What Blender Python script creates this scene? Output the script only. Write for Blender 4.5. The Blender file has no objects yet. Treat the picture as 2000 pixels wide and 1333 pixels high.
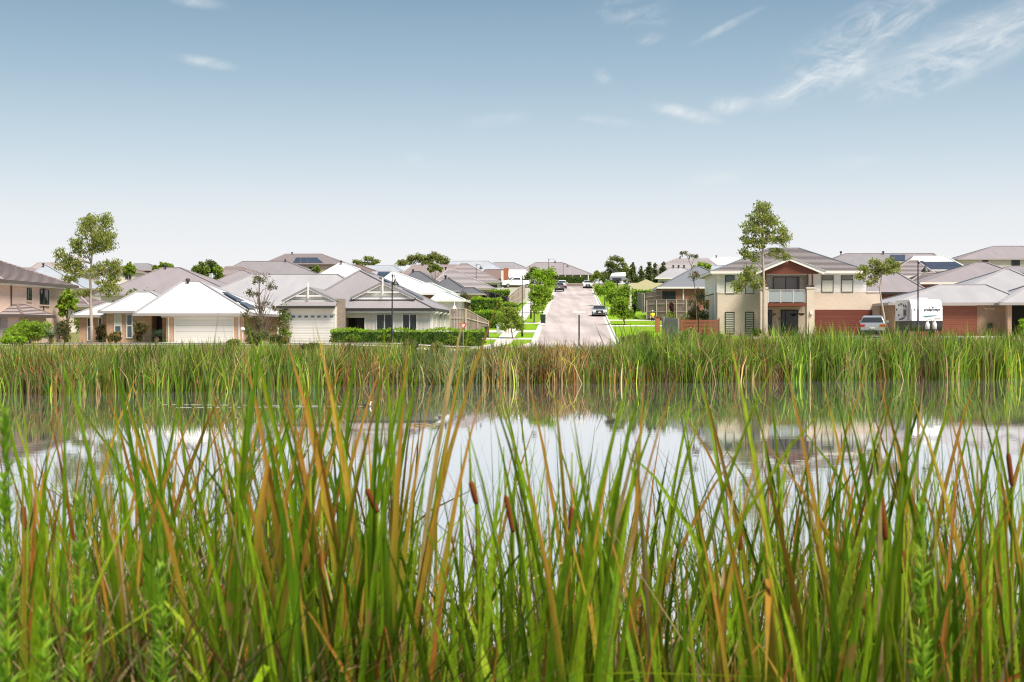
import bpy, math, random
import numpy as np
from mathutils import Vector, Matrix

# ------------------------------------------------------------------ camera, sky, sun, exposure
SC = bpy.context.scene
COL = SC.collection
F, HX, HY, CZ = 2778.0, 1000.0, 642.0, 3.0          # focal length in photo pixels, principal x, horizon y, eye height above the water
TAN = 0.043                                          # the street (and every house) is turned this much to the right
TH = math.atan(TAN)
EXPO = 1.12
cam_d = bpy.data.cameras.new('camera'); cam = bpy.data.objects.new('camera', cam_d); COL.objects.link(cam)
cam.location = (0, 0, CZ); cam.rotation_euler = (math.radians(90), 0, 0)
cam_d.sensor_width = 36; cam_d.lens = 36 * F / 2000; cam_d.shift_y = -(666.5 - HY) / 2000
cam_d.clip_start = 0.1; cam_d.clip_end = 5000
cam_d.dof.use_dof = True; cam_d.dof.focus_distance = 105; cam_d.dof.aperture_fstop = 7.1
SC.camera = cam
SC.view_settings.view_transform = 'Standard'; SC.view_settings.look = 'None'
SC.view_settings.exposure = EXPO; SC.view_settings.gamma = 1
SC.cycles.use_denoising = True; SC.cycles.filter_width = 1.15
SC.cycles.max_bounces = 7; SC.cycles.transparent_max_bounces = 6
SUN_TO = Vector((0.45, -0.50, 1.05)).normalized()    # towards the sun: behind and right of the viewer
sun_d = bpy.data.lights.new('sun', 'SUN'); sun = bpy.data.objects.new('sun', sun_d); COL.objects.link(sun)
sun_d.energy = 3.5; sun_d.angle = math.radians(24.0); sun_d.color = (1, 0.925, 0.80)
sun.rotation_euler = SUN_TO.to_track_quat('Z', 'Y').to_euler(); sun.location = (40, -40, 90)

W = bpy.data.worlds.new('World'); SC.world = W; W.use_nodes = True
def build_world():
    nt = W.node_tree; N = nt.nodes; L = nt.links; N.clear()
    out = N.new('ShaderNodeOutputWorld'); bg = N.new('ShaderNodeBackground'); bg.inputs[1].default_value = 0.1
    L.new(bg.outputs[0], out.inputs[0])
    sky = N.new('ShaderNodeTexSky'); sky.sky_type = 'NISHITA'; sky.sun_disc = False
    sky.sun_elevation = math.asin(SUN_TO.z); sky.sun_rotation = math.atan2(SUN_TO.x, SUN_TO.y)
    sky.dust_density = 2.0; sky.air_density = 1.0; sky.altitude = 20
    tc = N.new('ShaderNodeTexCoord'); sep = N.new('ShaderNodeSeparateXYZ'); L.new(tc.outputs['Generated'], sep.inputs[0])
    def math_(op, a, b=None, clamp=False):
        m = N.new('ShaderNodeMath'); m.operation = op; m.use_clamp = clamp
        for i, v in enumerate((a, b)):
            if v is None: continue
            if isinstance(v, (int, float)): m.inputs[i].default_value = v
            else: L.new(v, m.inputs[i])
        return m.outputs[0]
    # air near the horizon: pale haze that thins out with elevation, the same all round
    ramp = N.new('ShaderNodeValToRGB'); cr = ramp.color_ramp
    stops = [(0.0, (.935, .92, .94)), (.12, (.90, .90, .925)), (.20, (.79, .83, .87)), (.30, (.58, .69, .77)), (.42, (.38, .52, .63)),
             (.58, (.205, .335, .46)), (.80, (.20, .315, .44)), (1.0, (.20, .31, .44))]
    while len(cr.elements) < len(stops): cr.elements.new(.5)
    for e, (p, c) in zip(cr.elements, stops): e.position = p; e.color = (*c, 1)
    L.new(math_('MULTIPLY', math_('MAXIMUM', sep.outputs[2], 0.0), 1 / .41, True), ramp.inputs[0])
    sc = N.new('ShaderNodeVectorMath'); sc.operation = 'SCALE'; sc.inputs['Scale'].default_value = 10 / 2 ** EXPO
    L.new(ramp.outputs[0], sc.inputs[0])
    mix = N.new('ShaderNodeMixRGB'); mix.inputs[0].default_value = .92
    L.new(sky.outputs[0], mix.inputs[1]); L.new(sc.outputs[0], mix.inputs[2])
    # thin cirrus, laid out by azimuth and elevation on the sky
    az = math_('ARCTAN2', sep.outputs[0], sep.outputs[1]); el = math_('ARCSINE', sep.outputs[2])
    comb = N.new('ShaderNodeCombineXYZ'); L.new(az, comb.inputs[0]); L.new(el, comb.inputs[1])
    def noise(sx, sy, rot, scale, det=6, dist=.6):
        mp = N.new('ShaderNodeMapping'); mp.vector_type = 'TEXTURE'
        mp.inputs['Rotation'].default_value = (0, 0, math.radians(rot)); mp.inputs['Scale'].default_value = (sx, sy, 1)
        L.new(comb.outputs[0], mp.inputs[0])
        n = N.new('ShaderNodeTexNoise'); n.inputs['Scale'].default_value = scale; n.inputs['Detail'].default_value = det
        n.inputs['Distortion'].default_value = dist; n.inputs['Roughness'].default_value = .62
        L.new(mp.outputs[0], n.inputs[0]); return n.outputs[0]
    streak = noise(4.5, 1, 24, 42); fine = noise(2.0, 1, 14, 70, 8, 1.2); broad = noise(2.5, 1, 20, 7)
    def sm(v, a, b):
        m = N.new('ShaderNodeMapRange'); m.interpolation_type = 'SMOOTHSTEP'; m.inputs[1].default_value = a; m.inputs[2].default_value = b
        L.new(v, m.inputs[0]); return m.outputs[0]
    tex = math_('ADD', math_('MULTIPLY', sm(streak, .36, .72), .65), math_('MULTIPLY', sm(fine, .38, .72), .5))
    blobs = [(1600, 155, 130, 34, 20, 1.3), (1335, 220, 75, 15, -14, 1.3), (1425, 205, 48, 20, 6, 1.1), (1890, 90, 220, 62, 20, .95), (1700, 55, 190, 48, 24, 1.05),
             (1780, 165, 110, 32, 12, .75), (400, 121, 60, 12, -8, 1.0), (1420, 52, 75, 9, 25, .8), (1272, 77, 32, 14, 5, .9), (1400, 355, 70, 26, 4, .6),
             (830, 316, 70, 20, -8, .45), (1235, 20, 90, 36, -8, .55), (1185, 236, 70, 11, -9, .7), (1178, 152, 24, 16, -40, .5), (1660, 315, 60, 18, 0, .45),
             (390, 5, 60, 14, -5, .7), (970, 235, 80, 16, 5, .3), (1060, 430, 240, 30, 0, .3), (600, 400, 260, 40, 0, .2)]
    tot = None
    for px, py, a, b, r, s in blobs:
        az0 = math.atan((px - HX) / F); el0 = math.atan((HY - py) / F * math.cos(az0))
        mp = N.new('ShaderNodeMapping'); mp.vector_type = 'TEXTURE'
        mp.inputs['Location'].default_value = (az0, el0, 0); mp.inputs['Rotation'].default_value = (0, 0, math.radians(r))
        mp.inputs['Scale'].default_value = (a / F, b / F, 1); L.new(comb.outputs[0], mp.inputs[0])
        ln = N.new('ShaderNodeVectorMath'); ln.operation = 'LENGTH'; L.new(mp.outputs[0], ln.inputs[0])
        m = N.new('ShaderNodeMapRange'); m.interpolation_type = 'SMOOTHSTEP'; m.inputs[1].default_value = 1.25; m.inputs[2].default_value = .1
        m.inputs[4].default_value = s; L.new(ln.outputs['Value'], m.inputs[0])
        tot = m.outputs[0] if tot is None else math_('ADD', tot, m.outputs[0])
    above = math_('MULTIPLY', sm(broad, .5, .8), sm(el, .24, .4))          # the same cirrus goes on higher up
    veil = math_('ADD', math_('MULTIPLY', tot, tex), math_('MULTIPLY', above, math_('MULTIPLY', tex, .6)))
    veil = math_('MULTIPLY', veil, 1.05, True)
    mix2 = N.new('ShaderNodeMixRGB'); L.new(veil, mix2.inputs[0]); L.new(mix.outputs[0], mix2.inputs[1])
    k = 10 / 2 ** EXPO; mix2.inputs[2].default_value = (.80 * k, .84 * k, .87 * k, 1)
    L.new(mix2.outputs[0], bg.inputs[0])
build_world()

# ------------------------------------------------------------------ materials
MATS = {}
def mat(name, col, rough=.7, var=.15, scale=3.0, bump=0.0, bscale=None, spec=.3, metal=0.0, stretch=(1, 1, 1), trans=0.0, coat=0.0, coords='Object'):
    if name in MATS: return MATS[name]
    m = bpy.data.materials.new(name); m.use_nodes = True; MATS[name] = m
    nt = m.node_tree; N = nt.nodes; L = nt.links; b = N['Principled BSDF']
    b.inputs['Roughness'].default_value = rough; b.inputs['Specular IOR Level'].default_value = spec; b.inputs['Metallic'].default_value = metal
    b.inputs['Coat Weight'].default_value = coat
    tc = N.new('ShaderNodeTexCoord'); mp = N.new('ShaderNodeMapping'); mp.inputs['Scale'].default_value = stretch
    L.new(tc.outputs[coords], mp.inputs[0])
    n = N.new('ShaderNodeTexNoise'); n.inputs['Scale'].default_value = scale; n.inputs['Detail'].default_value = 5; L.new(mp.outputs[0], n.inputs[0])
    mx = N.new('ShaderNodeMixRGB'); mx.blend_type = 'MIX'
    mx.inputs[1].default_value = (*[max(0, c * (1 - var)) for c in col], 1); mx.inputs[2].default_value = (*[min(1, c * (1 + var)) for c in col], 1)
    L.new(n.outputs[0], mx.inputs[0]); L.new(mx.outputs[0], b.inputs['Base Color'])
    if bump:
        n2 = N.new('ShaderNodeTexNoise'); n2.inputs['Scale'].default_value = bscale or scale * 6; n2.inputs['Detail'].default_value = 4; L.new(mp.outputs[0], n2.inputs[0])
        bp = N.new('ShaderNodeBump'); bp.inputs['Strength'].default_value = bump; bp.inputs['Distance'].default_value = .03
        L.new(n2.outputs[0], bp.inputs['Height']); L.new(bp.outputs[0], b.inputs['Normal'])
    return m
def brick(name, c1, c2, mortar):
    if name in MATS: return MATS[name]
    m = mat(name, c1, .85, spec=.15); nt = m.node_tree; N = nt.nodes; L = nt.links; b = N['Principled BSDF']
    tc = [n for n in N if n.type == 'TEX_COORD'][0]
    sep = N.new('ShaderNodeSeparateXYZ'); L.new(tc.outputs['Object'], sep.inputs[0])
    add = N.new('ShaderNodeMath'); add.operation = 'ADD'; L.new(sep.outputs[0], add.inputs[0]); L.new(sep.outputs[1], add.inputs[1])
    cb = N.new('ShaderNodeCombineXYZ'); L.new(add.outputs[0], cb.inputs[0]); L.new(sep.outputs[2], cb.inputs[1])
    bt = N.new('ShaderNodeTexBrick'); bt.inputs['Scale'].default_value = 1; bt.inputs['Brick Width'].default_value = .24; bt.inputs['Row Height'].default_value = .086
    bt.inputs['Mortar Size'].default_value = .006; bt.inputs['Color1'].default_value = (*c1, 1); bt.inputs['Color2'].default_value = (*c2, 1); bt.inputs['Mortar'].default_value = (*mortar, 1)
    L.new(cb.outputs[0], bt.inputs[0]); L.new(bt.outputs[0], b.inputs['Base Color'])
    bp = N.new('ShaderNodeBump'); bp.inputs['Strength'].default_value = .4; bp.inputs['Distance'].default_value = .01; bp.invert = True
    L.new(bt.outputs['Fac'], bp.inputs['Height']); L.new(bp.outputs[0], b.inputs['Normal'])
    return m
def ribbed(name, col, rough=.45, period=.2, axis=0, depth=.35, spec=.3):
    if name in MATS: return MATS[name]
    m = mat(name, col, rough, .16, .5, spec=spec, stretch=(1.6, .5, .5)); nt = m.node_tree; N = nt.nodes; L = nt.links; b = N['Principled BSDF']
    tc = [n for n in N if n.type == 'TEX_COORD'][0]
    wv = N.new('ShaderNodeTexWave'); wv.bands_direction = 'XYZ'[axis]; wv.inputs['Scale'].default_value = .314 / period
    L.new(tc.outputs['Object'], wv.inputs[0])
    bp = N.new('ShaderNodeBump'); bp.inputs['Strength'].default_value = depth; bp.inputs['Distance'].default_value = .03
    L.new(wv.outputs['Fac'], bp.inputs['Height']); L.new(bp.outputs[0], b.inputs['Normal'])
    return m
def leaf_mat(name, trans=.35, attr=True, col=(.1, .2, .03), col2=None, rough=.55, tip=None):
    m = bpy.data.materials.new(name); m.use_nodes = True; MATS[name] = m
    nt = m.node_tree; N = nt.nodes; L = nt.links; b = N['Principled BSDF']; out = N['Material Output']
    b.inputs['Roughness'].default_value = rough; b.inputs['Specular IOR Level'].default_value = .06
    if attr:
        a = N.new('ShaderNodeAttribute'); a.attribute_name = 'col'; src = a.outputs['Color']
    else:
        oi = N.new('ShaderNodeObjectInfo'); tc = N.new('ShaderNodeTexCoord')
        n = N.new('ShaderNodeTexNoise'); n.inputs['Scale'].default_value = 3.5; n.inputs['Detail'].default_value = 4; L.new(tc.outputs['Object'], n.inputs[0])
        ad = N.new('ShaderNodeMath'); ad.operation = 'MULTIPLY_ADD'; ad.inputs[1].default_value = .7; L.new(oi.outputs['Random'], ad.inputs[0])
        ml = N.new('ShaderNodeMath'); ml.operation = 'MULTIPLY_ADD'; ml.inputs[1].default_value = .9; ml.inputs[2].default_value = -.3; L.new(n.outputs[0], ml.inputs[0])
        L.new(ml.outputs[0], ad.inputs[2]); ad.use_clamp = True
        mx = N.new('ShaderNodeMixRGB'); mx.inputs[1].default_value = (*col, 1); mx.inputs[2].default_value = (*(col2 or col), 1); L.new(ad.outputs[0], mx.inputs[0])
        src = mx.outputs[0]
        mp = N.new('ShaderNodeMapping'); mp.inputs['Scale'].default_value = (260, 520, 3); L.new(tc.outputs['Object'], mp.inputs[0]); vn = N.new('ShaderNodeTexNoise'); vn.inputs['Scale'].default_value = 1; vn.inputs['Detail'].default_value = 3; L.new(mp.outputs[0], vn.inputs[0])
        vr = N.new('ShaderNodeMapRange'); vr.inputs[1].default_value = .3; vr.inputs[2].default_value = .7; vr.inputs[3].default_value = .6; vr.inputs[4].default_value = 1.35; L.new(vn.outputs[0], vr.inputs[0])
        sv = N.new('ShaderNodeVectorMath'); sv.operation = 'SCALE'; L.new(src, sv.inputs[0]); L.new(vr.outputs[0], sv.inputs['Scale']); src = sv.outputs[0]
        sn = N.new('ShaderNodeTexNoise'); sn.inputs['Scale'].default_value = 22; sn.inputs['Detail'].default_value = 3; L.new(tc.outputs['Object'], sn.inputs[0])
        sr = N.new('ShaderNodeMapRange'); sr.inputs[1].default_value = .62; sr.inputs[2].default_value = .72; sr.inputs[4].default_value = .8; L.new(sn.outputs[0], sr.inputs[0])
        bm = N.new('ShaderNodeMixRGB'); L.new(sr.outputs[0], bm.inputs[0]); L.new(src, bm.inputs[1]); bm.inputs[2].default_value = (.22, .12, .04, 1); src = bm.outputs[0]
        if tip:
            sp = N.new('ShaderNodeSeparateXYZ'); L.new(tc.outputs['Object'], sp.inputs[0])
            mr = N.new('ShaderNodeMapRange'); mr.inputs[1].default_value = tip[3]; mr.inputs[2].default_value = tip[3] + .22
            ad2 = N.new('ShaderNodeMath'); ad2.operation = 'MULTIPLY_ADD'; ad2.inputs[1].default_value = .25; L.new(n.outputs[0], ad2.inputs[0]); L.new(sp.outputs[2], ad2.inputs[2])
            L.new(ad2.outputs[0], mr.inputs[0])
            m2 = N.new('ShaderNodeMixRGB'); L.new(mr.outputs[0], m2.inputs[0]); L.new(src, m2.inputs[1]); m2.inputs[2].default_value = (*tip[:3], 1); src = m2.outputs[0]
    L.new(src, b.inputs['Base Color'])
    if trans:
        t = N.new('ShaderNodeBsdfTranslucent'); L.new(src, t.inputs[0]); ms = N.new('ShaderNodeMixShader'); ms.inputs[0].default_value = trans
        L.new(b.outputs[0], ms.inputs[1]); L.new(t.outputs[0], ms.inputs[2]); L.new(ms.outputs[0], out.inputs[0])
    return m
def glass(name, col=(.02, .025, .03), rough=.06):
    return mat(name, col, rough, .1, 1, spec=.4)

# ------------------------------------------------------------------ mesh helpers
class MB:
    def __init__(s): s.v = []; s.f = []
    def poly(s, pts):
        i = len(s.v); s.v += [tuple(p) for p in pts]; s.f.append(tuple(range(i, i + len(pts)))); return s
    def box(s, x0, x1, y0, y1, z0, z1):
        i = len(s.v)
        s.v += [(x0, y0, z0), (x1, y0, z0), (x1, y1, z0), (x0, y1, z0), (x0, y0, z1), (x1, y0, z1), (x1, y1, z1), (x0, y1, z1)]
        s.f += [tuple(i + k for k in q) for q in ((0, 3, 2, 1), (4, 5, 6, 7), (0, 1, 5, 4), (1, 2, 6, 5), (2, 3, 7, 6), (3, 0, 4, 7))]; return s
    def hexa(s, a, b):      # a, b: two quads
        i = len(s.v); s.v += [tuple(p) for p in a] + [tuple(p) for p in b]
        s.f += [tuple(i + k for k in q) for q in ((0, 3, 2, 1), (4, 5, 6, 7), (0, 1, 5, 4), (1, 2, 6, 5), (2, 3, 7, 6), (3, 0, 4, 7))]; return s
    def bar(s, p, q, w, h=None):
        p = Vector(p); q = Vector(q); h = h or w; d = (q - p).normalized()
        up = Vector((0, 0, 1)) if abs(d.z) < .95 else Vector((0, 1, 0)); sx = d.cross(up).normalized() * w / 2; sz = sx.cross(d).normalized() * h / 2
        return s.hexa([p - sx - sz, p + sx - sz, p + sx + sz, p - sx + sz], [q - sx - sz, q + sx - sz, q + sx + sz, q - sx + sz])
    def tube(s, pts, rad, n=6, cap=True):
        pts = [Vector(p) for p in pts]
        if not hasattr(rad, '__len__'): rad = [rad] * len(pts)
        i0 = len(s.v)
        for k, p in enumerate(pts):
            d = (pts[min(k + 1, len(pts) - 1)] - pts[max(k - 1, 0)]).normalized()
            a = d.cross(Vector((.31, .95, .05))).normalized()
            if a.length < .1: a = Vector((1, 0, 0))
            b = d.cross(a)
            for j in range(n):
                t = 2 * math.pi * j / n; s.v.append(tuple(p + (a * math.cos(t) + b * math.sin(t)) * rad[k]))
        for k in range(len(pts) - 1):
            for j in range(n):
                a = i0 + k * n + j; b = i0 + k * n + (j + 1) % n; s.f.append((a, b, b + n, a + n))
        if cap: s.f.append(tuple(i0 + j for j in range(n))[::-1]); s.f.append(tuple(i0 + (len(pts) - 1) * n + j for j in range(n)))
        return s
    def lathe(s, prof, n=10, c=(0, 0, 0)):
        return s.tube([(c[0], c[1], c[2] + z) for r, z in prof], [r for r, z in prof], n)
    def disc_x(s, c, r, w, n=14):   # wheel-like cylinder along x
        return s.tube([(c[0] - w / 2, c[1], c[2]), (c[0] - w / 2 + .02, c[1], c[2]), (c[0] + w / 2 - .02, c[1], c[2]), (c[0] + w / 2, c[1], c[2])], [r * .93, r, r, r * .93], n)
    def mesh(s, name, m=None, smooth=False):
        me = bpy.data.meshes.new(name); me.from_pydata(s.v, [], s.f); me.update()
        if m: me.materials.append(m)
        if smooth: me.polygons.foreach_set('use_smooth', [True] * len(me.polygons))
        return me
    def build(s, name, m, parent=None, smooth=False, bevel=0):
        o = bpy.data.objects.new(name, s.mesh(name, m, smooth)); COL.objects.link(o)
        if parent: o.parent = parent
        if bevel:
            b = o.modifiers.new('bevel', 'BEVEL'); b.width = bevel; b.segments = 2; b.limit_method = 'ANGLE'
        return o
def tag(o, label=None, cat=None, group=None, kind=None):
    if label: o['label'] = label
    if cat: o['category'] = cat
    if group: o['group'] = group
    if kind: o['kind'] = kind
    return o
def empty(name, loc, label, cat, group=None, rz=None):
    o = bpy.data.objects.new(name, None); COL.objects.link(o); o.location = loc; o.rotation_euler = (0, 0, -TH if rz is None else rz)
    o.empty_display_size = .3
    return tag(o, label, cat, group)
def bx(name, m, parent, *b, bevel=0):
    return MB().box(*b).build(name, m, parent, bevel=bevel)
def np_mesh(name, verts, faces_list, m, cols=None, parent=None):
    """faces_list: list of (n,k) index arrays"""
    me = bpy.data.meshes.new(name); me.vertices.add(len(verts)); me.vertices.foreach_set('co', np.asarray(verts, np.float32).ravel())
    idx = np.concatenate([f.ravel() for f in faces_list]); tot = np.concatenate([np.full(len(f), f.shape[1]) for f in faces_list])
    st = np.concatenate([[0], np.cumsum(tot)[:-1]])
    me.loops.add(len(idx)); me.loops.foreach_set('vertex_index', idx.astype(np.int32))
    me.polygons.add(len(tot)); me.polygons.foreach_set('loop_start', st.astype(np.int32)); me.polygons.foreach_set('loop_total', tot.astype(np.int32))
    me.update(calc_edges=True); me.validate()
    if cols is not None:
        at = me.color_attributes.new('col', 'FLOAT_COLOR', 'POINT')
        c4 = np.ones((len(verts), 4), np.float32); c4[:, :3] = cols; at.data.foreach_set('color', c4.ravel())
    me.materials.append(m)
    o = bpy.data.objects.new(name, me); COL.objects.link(o)
    if parent: o.parent = parent
    return o
def wx(px, D): return (px - HX) / F * D
def wz(py, D): return CZ + (HY - py) / F * D
def sstep(a, b, x):
    t = min(1, max(0, (x - a) / (b - a))); return t * t * (3 - 2 * t)

# ------------------------------------------------------------------ ground, pond, street
def shore(X):
    pts = [(-60, 63), (-24, 65.5), (-15, 69), (-8, 76), (0, 77.3), (15, 81), (30, 85), (60, 90)]
    if X <= pts[0][0]: return pts[0][1]
    for (a, b), (c, d) in zip(pts, pts[1:]):
        if X <= c: return b + (d - b) * (X - a) / (c - a)
    return pts[-1][1]
def road_x(Y): return 5.9 + TAN * (Y - 133)
def ground(X, Y):
    if Y < 40:
        if Y < 3: return 1.3
        if Y < 6.5: return 1.3 - 1.3 * sstep(3, 6.5, Y)
        return -.5 * sstep(6.5, 9, Y) - .6 * sstep(9, 16, Y)
    b = 1.56
    if Y > 133: b += .0587 * (min(Y, 316) - 133)
    if Y > 326: b += .9 * sstep(326, 327.5, Y) + .03 * (min(Y, 470) - 327)
    k = 1 - sstep(120, 142, Y)
    b += k * (.75 * sstep(11.5, 17, X) + .28 * (1 - sstep(-9, -4, X)))
    s = shore(X)
    if Y < s: return -1.1 + .9 * sstep(s - 5, s - .3, Y)
    t = sstep(s, s + 26, Y); q = min(1, (Y - s) / 2)
    return -.2 + .3 * q + (b - .1) * t
MG = {}
def build_ground():
    m = mat('rough_ground', (.17, .17, .07), .9, .25, .25, bump=.6, bscale=9, spec=.05)
    nt = m.node_tree; N = nt.nodes; L = nt.links; b = N['Principled BSDF']
    mx = [n for n in N if n.type == 'MIX_RGB'][0]
    n2 = N.new('ShaderNodeTexNoise'); n2.inputs['Scale'].default_value = 6; n2.inputs['Detail'].default_value = 6
    L.new([n for n in N if n.type == 'TEX_COORD'][0].outputs['Object'], n2.inputs[0])
    m2 = N.new('ShaderNodeMixRGB'); m2.blend_type = 'OVERLAY'; m2.inputs[0].default_value = .6; L.new(mx.outputs[0], m2.inputs[1]); L.new(n2.outputs[0], m2.inputs[2])
    L.new(m2.outputs[0], b.inputs['Base Color'])
    ys = list(np.arange(-20, 3, 4.0)) + list(np.arange(3, 20, .7)) + list(np.arange(20, 60, 5)) + list(np.arange(60, 104, 1.5)) + list(np.arange(104, 316, 4.0)) + [316, 320, 324, 326, 326.5, 327, 327.5, 328, 332, 345, 370, 400, 440, 470, 520, 700, 1200, 3000]
    xs = [-2500, -1200, -600, -300, -200, -150, -120] + list(np.arange(-100, -30, 5.0)) + list(np.arange(-30, 32, 2.0)) + list(np.arange(35, 105, 5.0)) + [120, 150, 200, 300, 600, 1200, 2500]
    v = [(x, y, ground(x, y)) for y in ys for x in xs]; n = len(xs)
    f = [(j * n + i, j * n + i + 1, (j + 1) * n + i + 1, (j + 1) * n + i) for j in range(len(ys) - 1) for i in range(n - 1)]
    me = bpy.data.meshes.new('ground'); me.from_pydata(v, [], f); me.materials.append(m); me.polygons.foreach_set('use_smooth', [True] * len(f))
    o = bpy.data.objects.new('ground', me); COL.objects.link(o); tag(o, 'grassy ground around the pond and under the houses', 'ground', kind='structure')
    # pond
    w = bpy.data.materials.new('pond_water'); w.use_nodes = True; nt = w.node_tree; N = nt.nodes; L = nt.links; b = N['Principled BSDF']
    b.inputs['Base Color'].default_value = (.23, .215, .22, 1); b.inputs['Roughness'].default_value = .02; b.inputs['IOR'].default_value = 1.5; b.inputs['Specular IOR Level'].default_value = .5
    tc = N.new('ShaderNodeTexCoord')
    def nz(sx, sy, sc, det):
        mp = N.new('ShaderNodeMapping'); mp.inputs['Scale'].default_value = (sx, sy, 1); L.new(tc.outputs['Object'], mp.inputs[0])
        n = N.new('ShaderNodeTexNoise'); n.inputs['Scale'].default_value = sc; n.inputs['Detail'].default_value = det; L.new(mp.outputs[0], n.inputs[0]); return n.outputs[0]
    a1 = nz(.35, 1, 2.6, 3); a2 = nz(.12, .3, .5, 2); msk = nz(.05, .12, 1, 2)
    mr = N.new('ShaderNodeMapRange'); mr.inputs[1].default_value = .38; mr.inputs[2].default_value = .66; mr.inputs[3].default_value = .25; mr.inputs[4].default_value = 1.0; L.new(msk, mr.inputs[0])
    mu = N.new('ShaderNodeMath'); mu.operation = 'MULTIPLY'; L.new(a1, mu.inputs[0]); L.new(mr.outputs[0], mu.inputs[1])
    ad = N.new('ShaderNodeMath'); ad.operation = 'ADD'; L.new(mu.outputs[0], ad.inputs[0]); L.new(a2, ad.inputs[1])
    sp = N.new('ShaderNodeSeparateXYZ'); L.new(tc.outputs['Object'], sp.inputs[0]); lee = N.new('ShaderNodeMapRange')      # the far side lies in the lee of the reeds
    for i_, v_ in ((1, 62), (2, 34), (3, .12), (4, 1.0)): lee.inputs[i_].default_value = v_
    L.new(sp.outputs[1], lee.inputs[0]); m3 = N.new('ShaderNodeMath'); m3.operation = 'MULTIPLY'; L.new(ad.outputs[0], m3.inputs[0]); L.new(lee.outputs[0], m3.inputs[1])
    bp = N.new('ShaderNodeBump'); bp.inputs['Strength'].default_value = .09; bp.inputs['Distance'].default_value = .02; L.new(m3.outputs[0], bp.inputs['Height']); gl = N.new('ShaderNodeBsdfGlossy'); gl.inputs['Color'].default_value = (.97, .97, .97, 1); gl.inputs['Roughness'].default_value = .02
    df = N.new('ShaderNodeBsdfDiffuse'); df.inputs['Color'].default_value = (.50, .47, .50, 1); lw = N.new('ShaderNodeLayerWeight')
    fr = N.new('ShaderNodeMapRange'); L.new(lw.outputs['Facing'], fr.inputs[0]); mw = N.new('ShaderNodeMixShader')
    for i_, v_ in ((1, .80), (2, .925), (3, .36), (4, .97)): fr.inputs[i_].default_value = v_
    L.new(bp.outputs[0], gl.inputs['Normal'])
    L.new(fr.outputs[0], mw.inputs[0]); L.new(df.outputs[0], mw.inputs[1]); L.new(gl.outputs[0], mw.inputs[2]); L.new(mw.outputs[0], N['Material Output'].inputs[0]); N.remove(b)
    MATS['pond_water'] = w
    o = MB().poly([(-500, 4, 0), (500, 4, 0), (500, 95, 0), (-500, 95, 0)]).build('pond', w); tag(o, 'calm pond mirroring the pale sky and houses', 'water', kind='structure')
    asp = mat('street_asphalt', (.44, .38, .375), .9, .10, .6, bump=.25, bscale=25, spec=.12)
    nt = asp.node_tree; N = nt.nodes; L = nt.links; mx = [n for n in N if n.type == 'MIX_RGB'][0]; tc = [n for n in N if n.type == 'TEX_COORD'][0]
    for sc_, st_, lo, hi, f_ in ((.8, (1, .02, 1), .35, .7, .20), (.06, (.8, 1, 1), .45, .6, .10), (30, (1, 1, 1), .3, .7, .2)):
        mp = N.new('ShaderNodeMapping'); mp.inputs['Scale'].default_value = st_; L.new(tc.outputs['Object'], mp.inputs[0]); nn_ = N.new('ShaderNodeTexNoise'); nn_.inputs['Scale'].default_value = sc_; nn_.inputs['Detail'].default_value = 4; L.new(mp.outputs[0], nn_.inputs[0])
        mr = N.new('ShaderNodeMapRange'); mr.inputs[1].default_value = lo; mr.inputs[2].default_value = hi; mr.inputs[3].default_value = 1 - f_; mr.inputs[4].default_value = 1 + f_ * .5; L.new(nn_.outputs[0], mr.inputs[0])
        sv = N.new('ShaderNodeVectorMath'); sv.operation = 'SCALE'; L.new(N['Principled BSDF'].inputs['Base Color'].links[0].from_socket, sv.inputs[0]); L.new(mr.outputs[0], sv.inputs['Scale']); L.new(sv.outputs[0], N['Principled BSDF'].inputs['Base Color'])
    conc = mat('pale_concrete', (.56, .53, .48), .85, .12, .8, bump=.15, bscale=20, spec=.15)
    def strip(name, off0, off1, ylist, dz, m, label=None, kind='structure', cat=None, parent=None):
        mb = MB()
        for a, c in zip(ylist, ylist[1:]):
            P = []
            for (o_, y) in ((off0, a), (off1, a), (off1, c), (off0, c)):
                x = road_x(y) + o_; P.append((x, y, ground(road_x(y), y) + dz))
            mb.poly(P)
        o = mb.build(name, m, parent)
        if label: tag(o, label, cat, kind=kind)
        return o
    yl = list(np.arange(100, 317, 4.0)) + [320, 324]
    strip('street', -3.65, 3.65, yl, .035, asp, 'long pinkish asphalt street climbing straight up the hill', cat='street')
    for sgn, nm in ((-1, 'kerb'), (1, 'kerb')):
        mb = MB()
        for a, c in zip(yl, yl[1:]):
            if c > 318: continue
            prof = [(3.65, .036), (3.95, .02), (4.0, .15), (4.15, .16), (4.15, -.1)]
            for (o0, z0), (o1, z1) in zip(prof, prof[1:]):
                q = []
                for o_, z_, y in ((o0, z0, a), (o1, z1, a), (o1, z1, c), (o0, z0, c)):
                    q.append((road_x(y) + sgn * o_, y, ground(road_x(y), y) + z_))
                mb.poly(q if sgn > 0 else q[::-1])
        tag(mb.build(nm, conc), 'concrete kerb and gutter along the %s side of the climbing street' % ('lamp-post' if sgn < 0 else 'brick-fence'), 'kerb', kind='structure')
    strip('footpath', -7.6, -6.0, [y for y in yl if y < 300], .045, conc, 'pale concrete footpath beside the lamp posts', cat='footpath')
    lawn = mat('lawn_grass', (.17, .29, .018), .9, .28, .5, bump=.6, bscale=9, spec=.05)
    yl2 = [y for y in yl if 104 <= y <= 316]
    strip('lawn_verge', -6.0, -4.15, yl2, .03, lawn, 'bright mown grass verge between kerb and footpath', cat='lawn')
    strip('lawn_verge', -17, -7.6, [y for y in yl2 if y < 250], .028, lawn, 'bright mown lawn between footpath and hedges', cat='lawn')
    mbl = MB()
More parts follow.
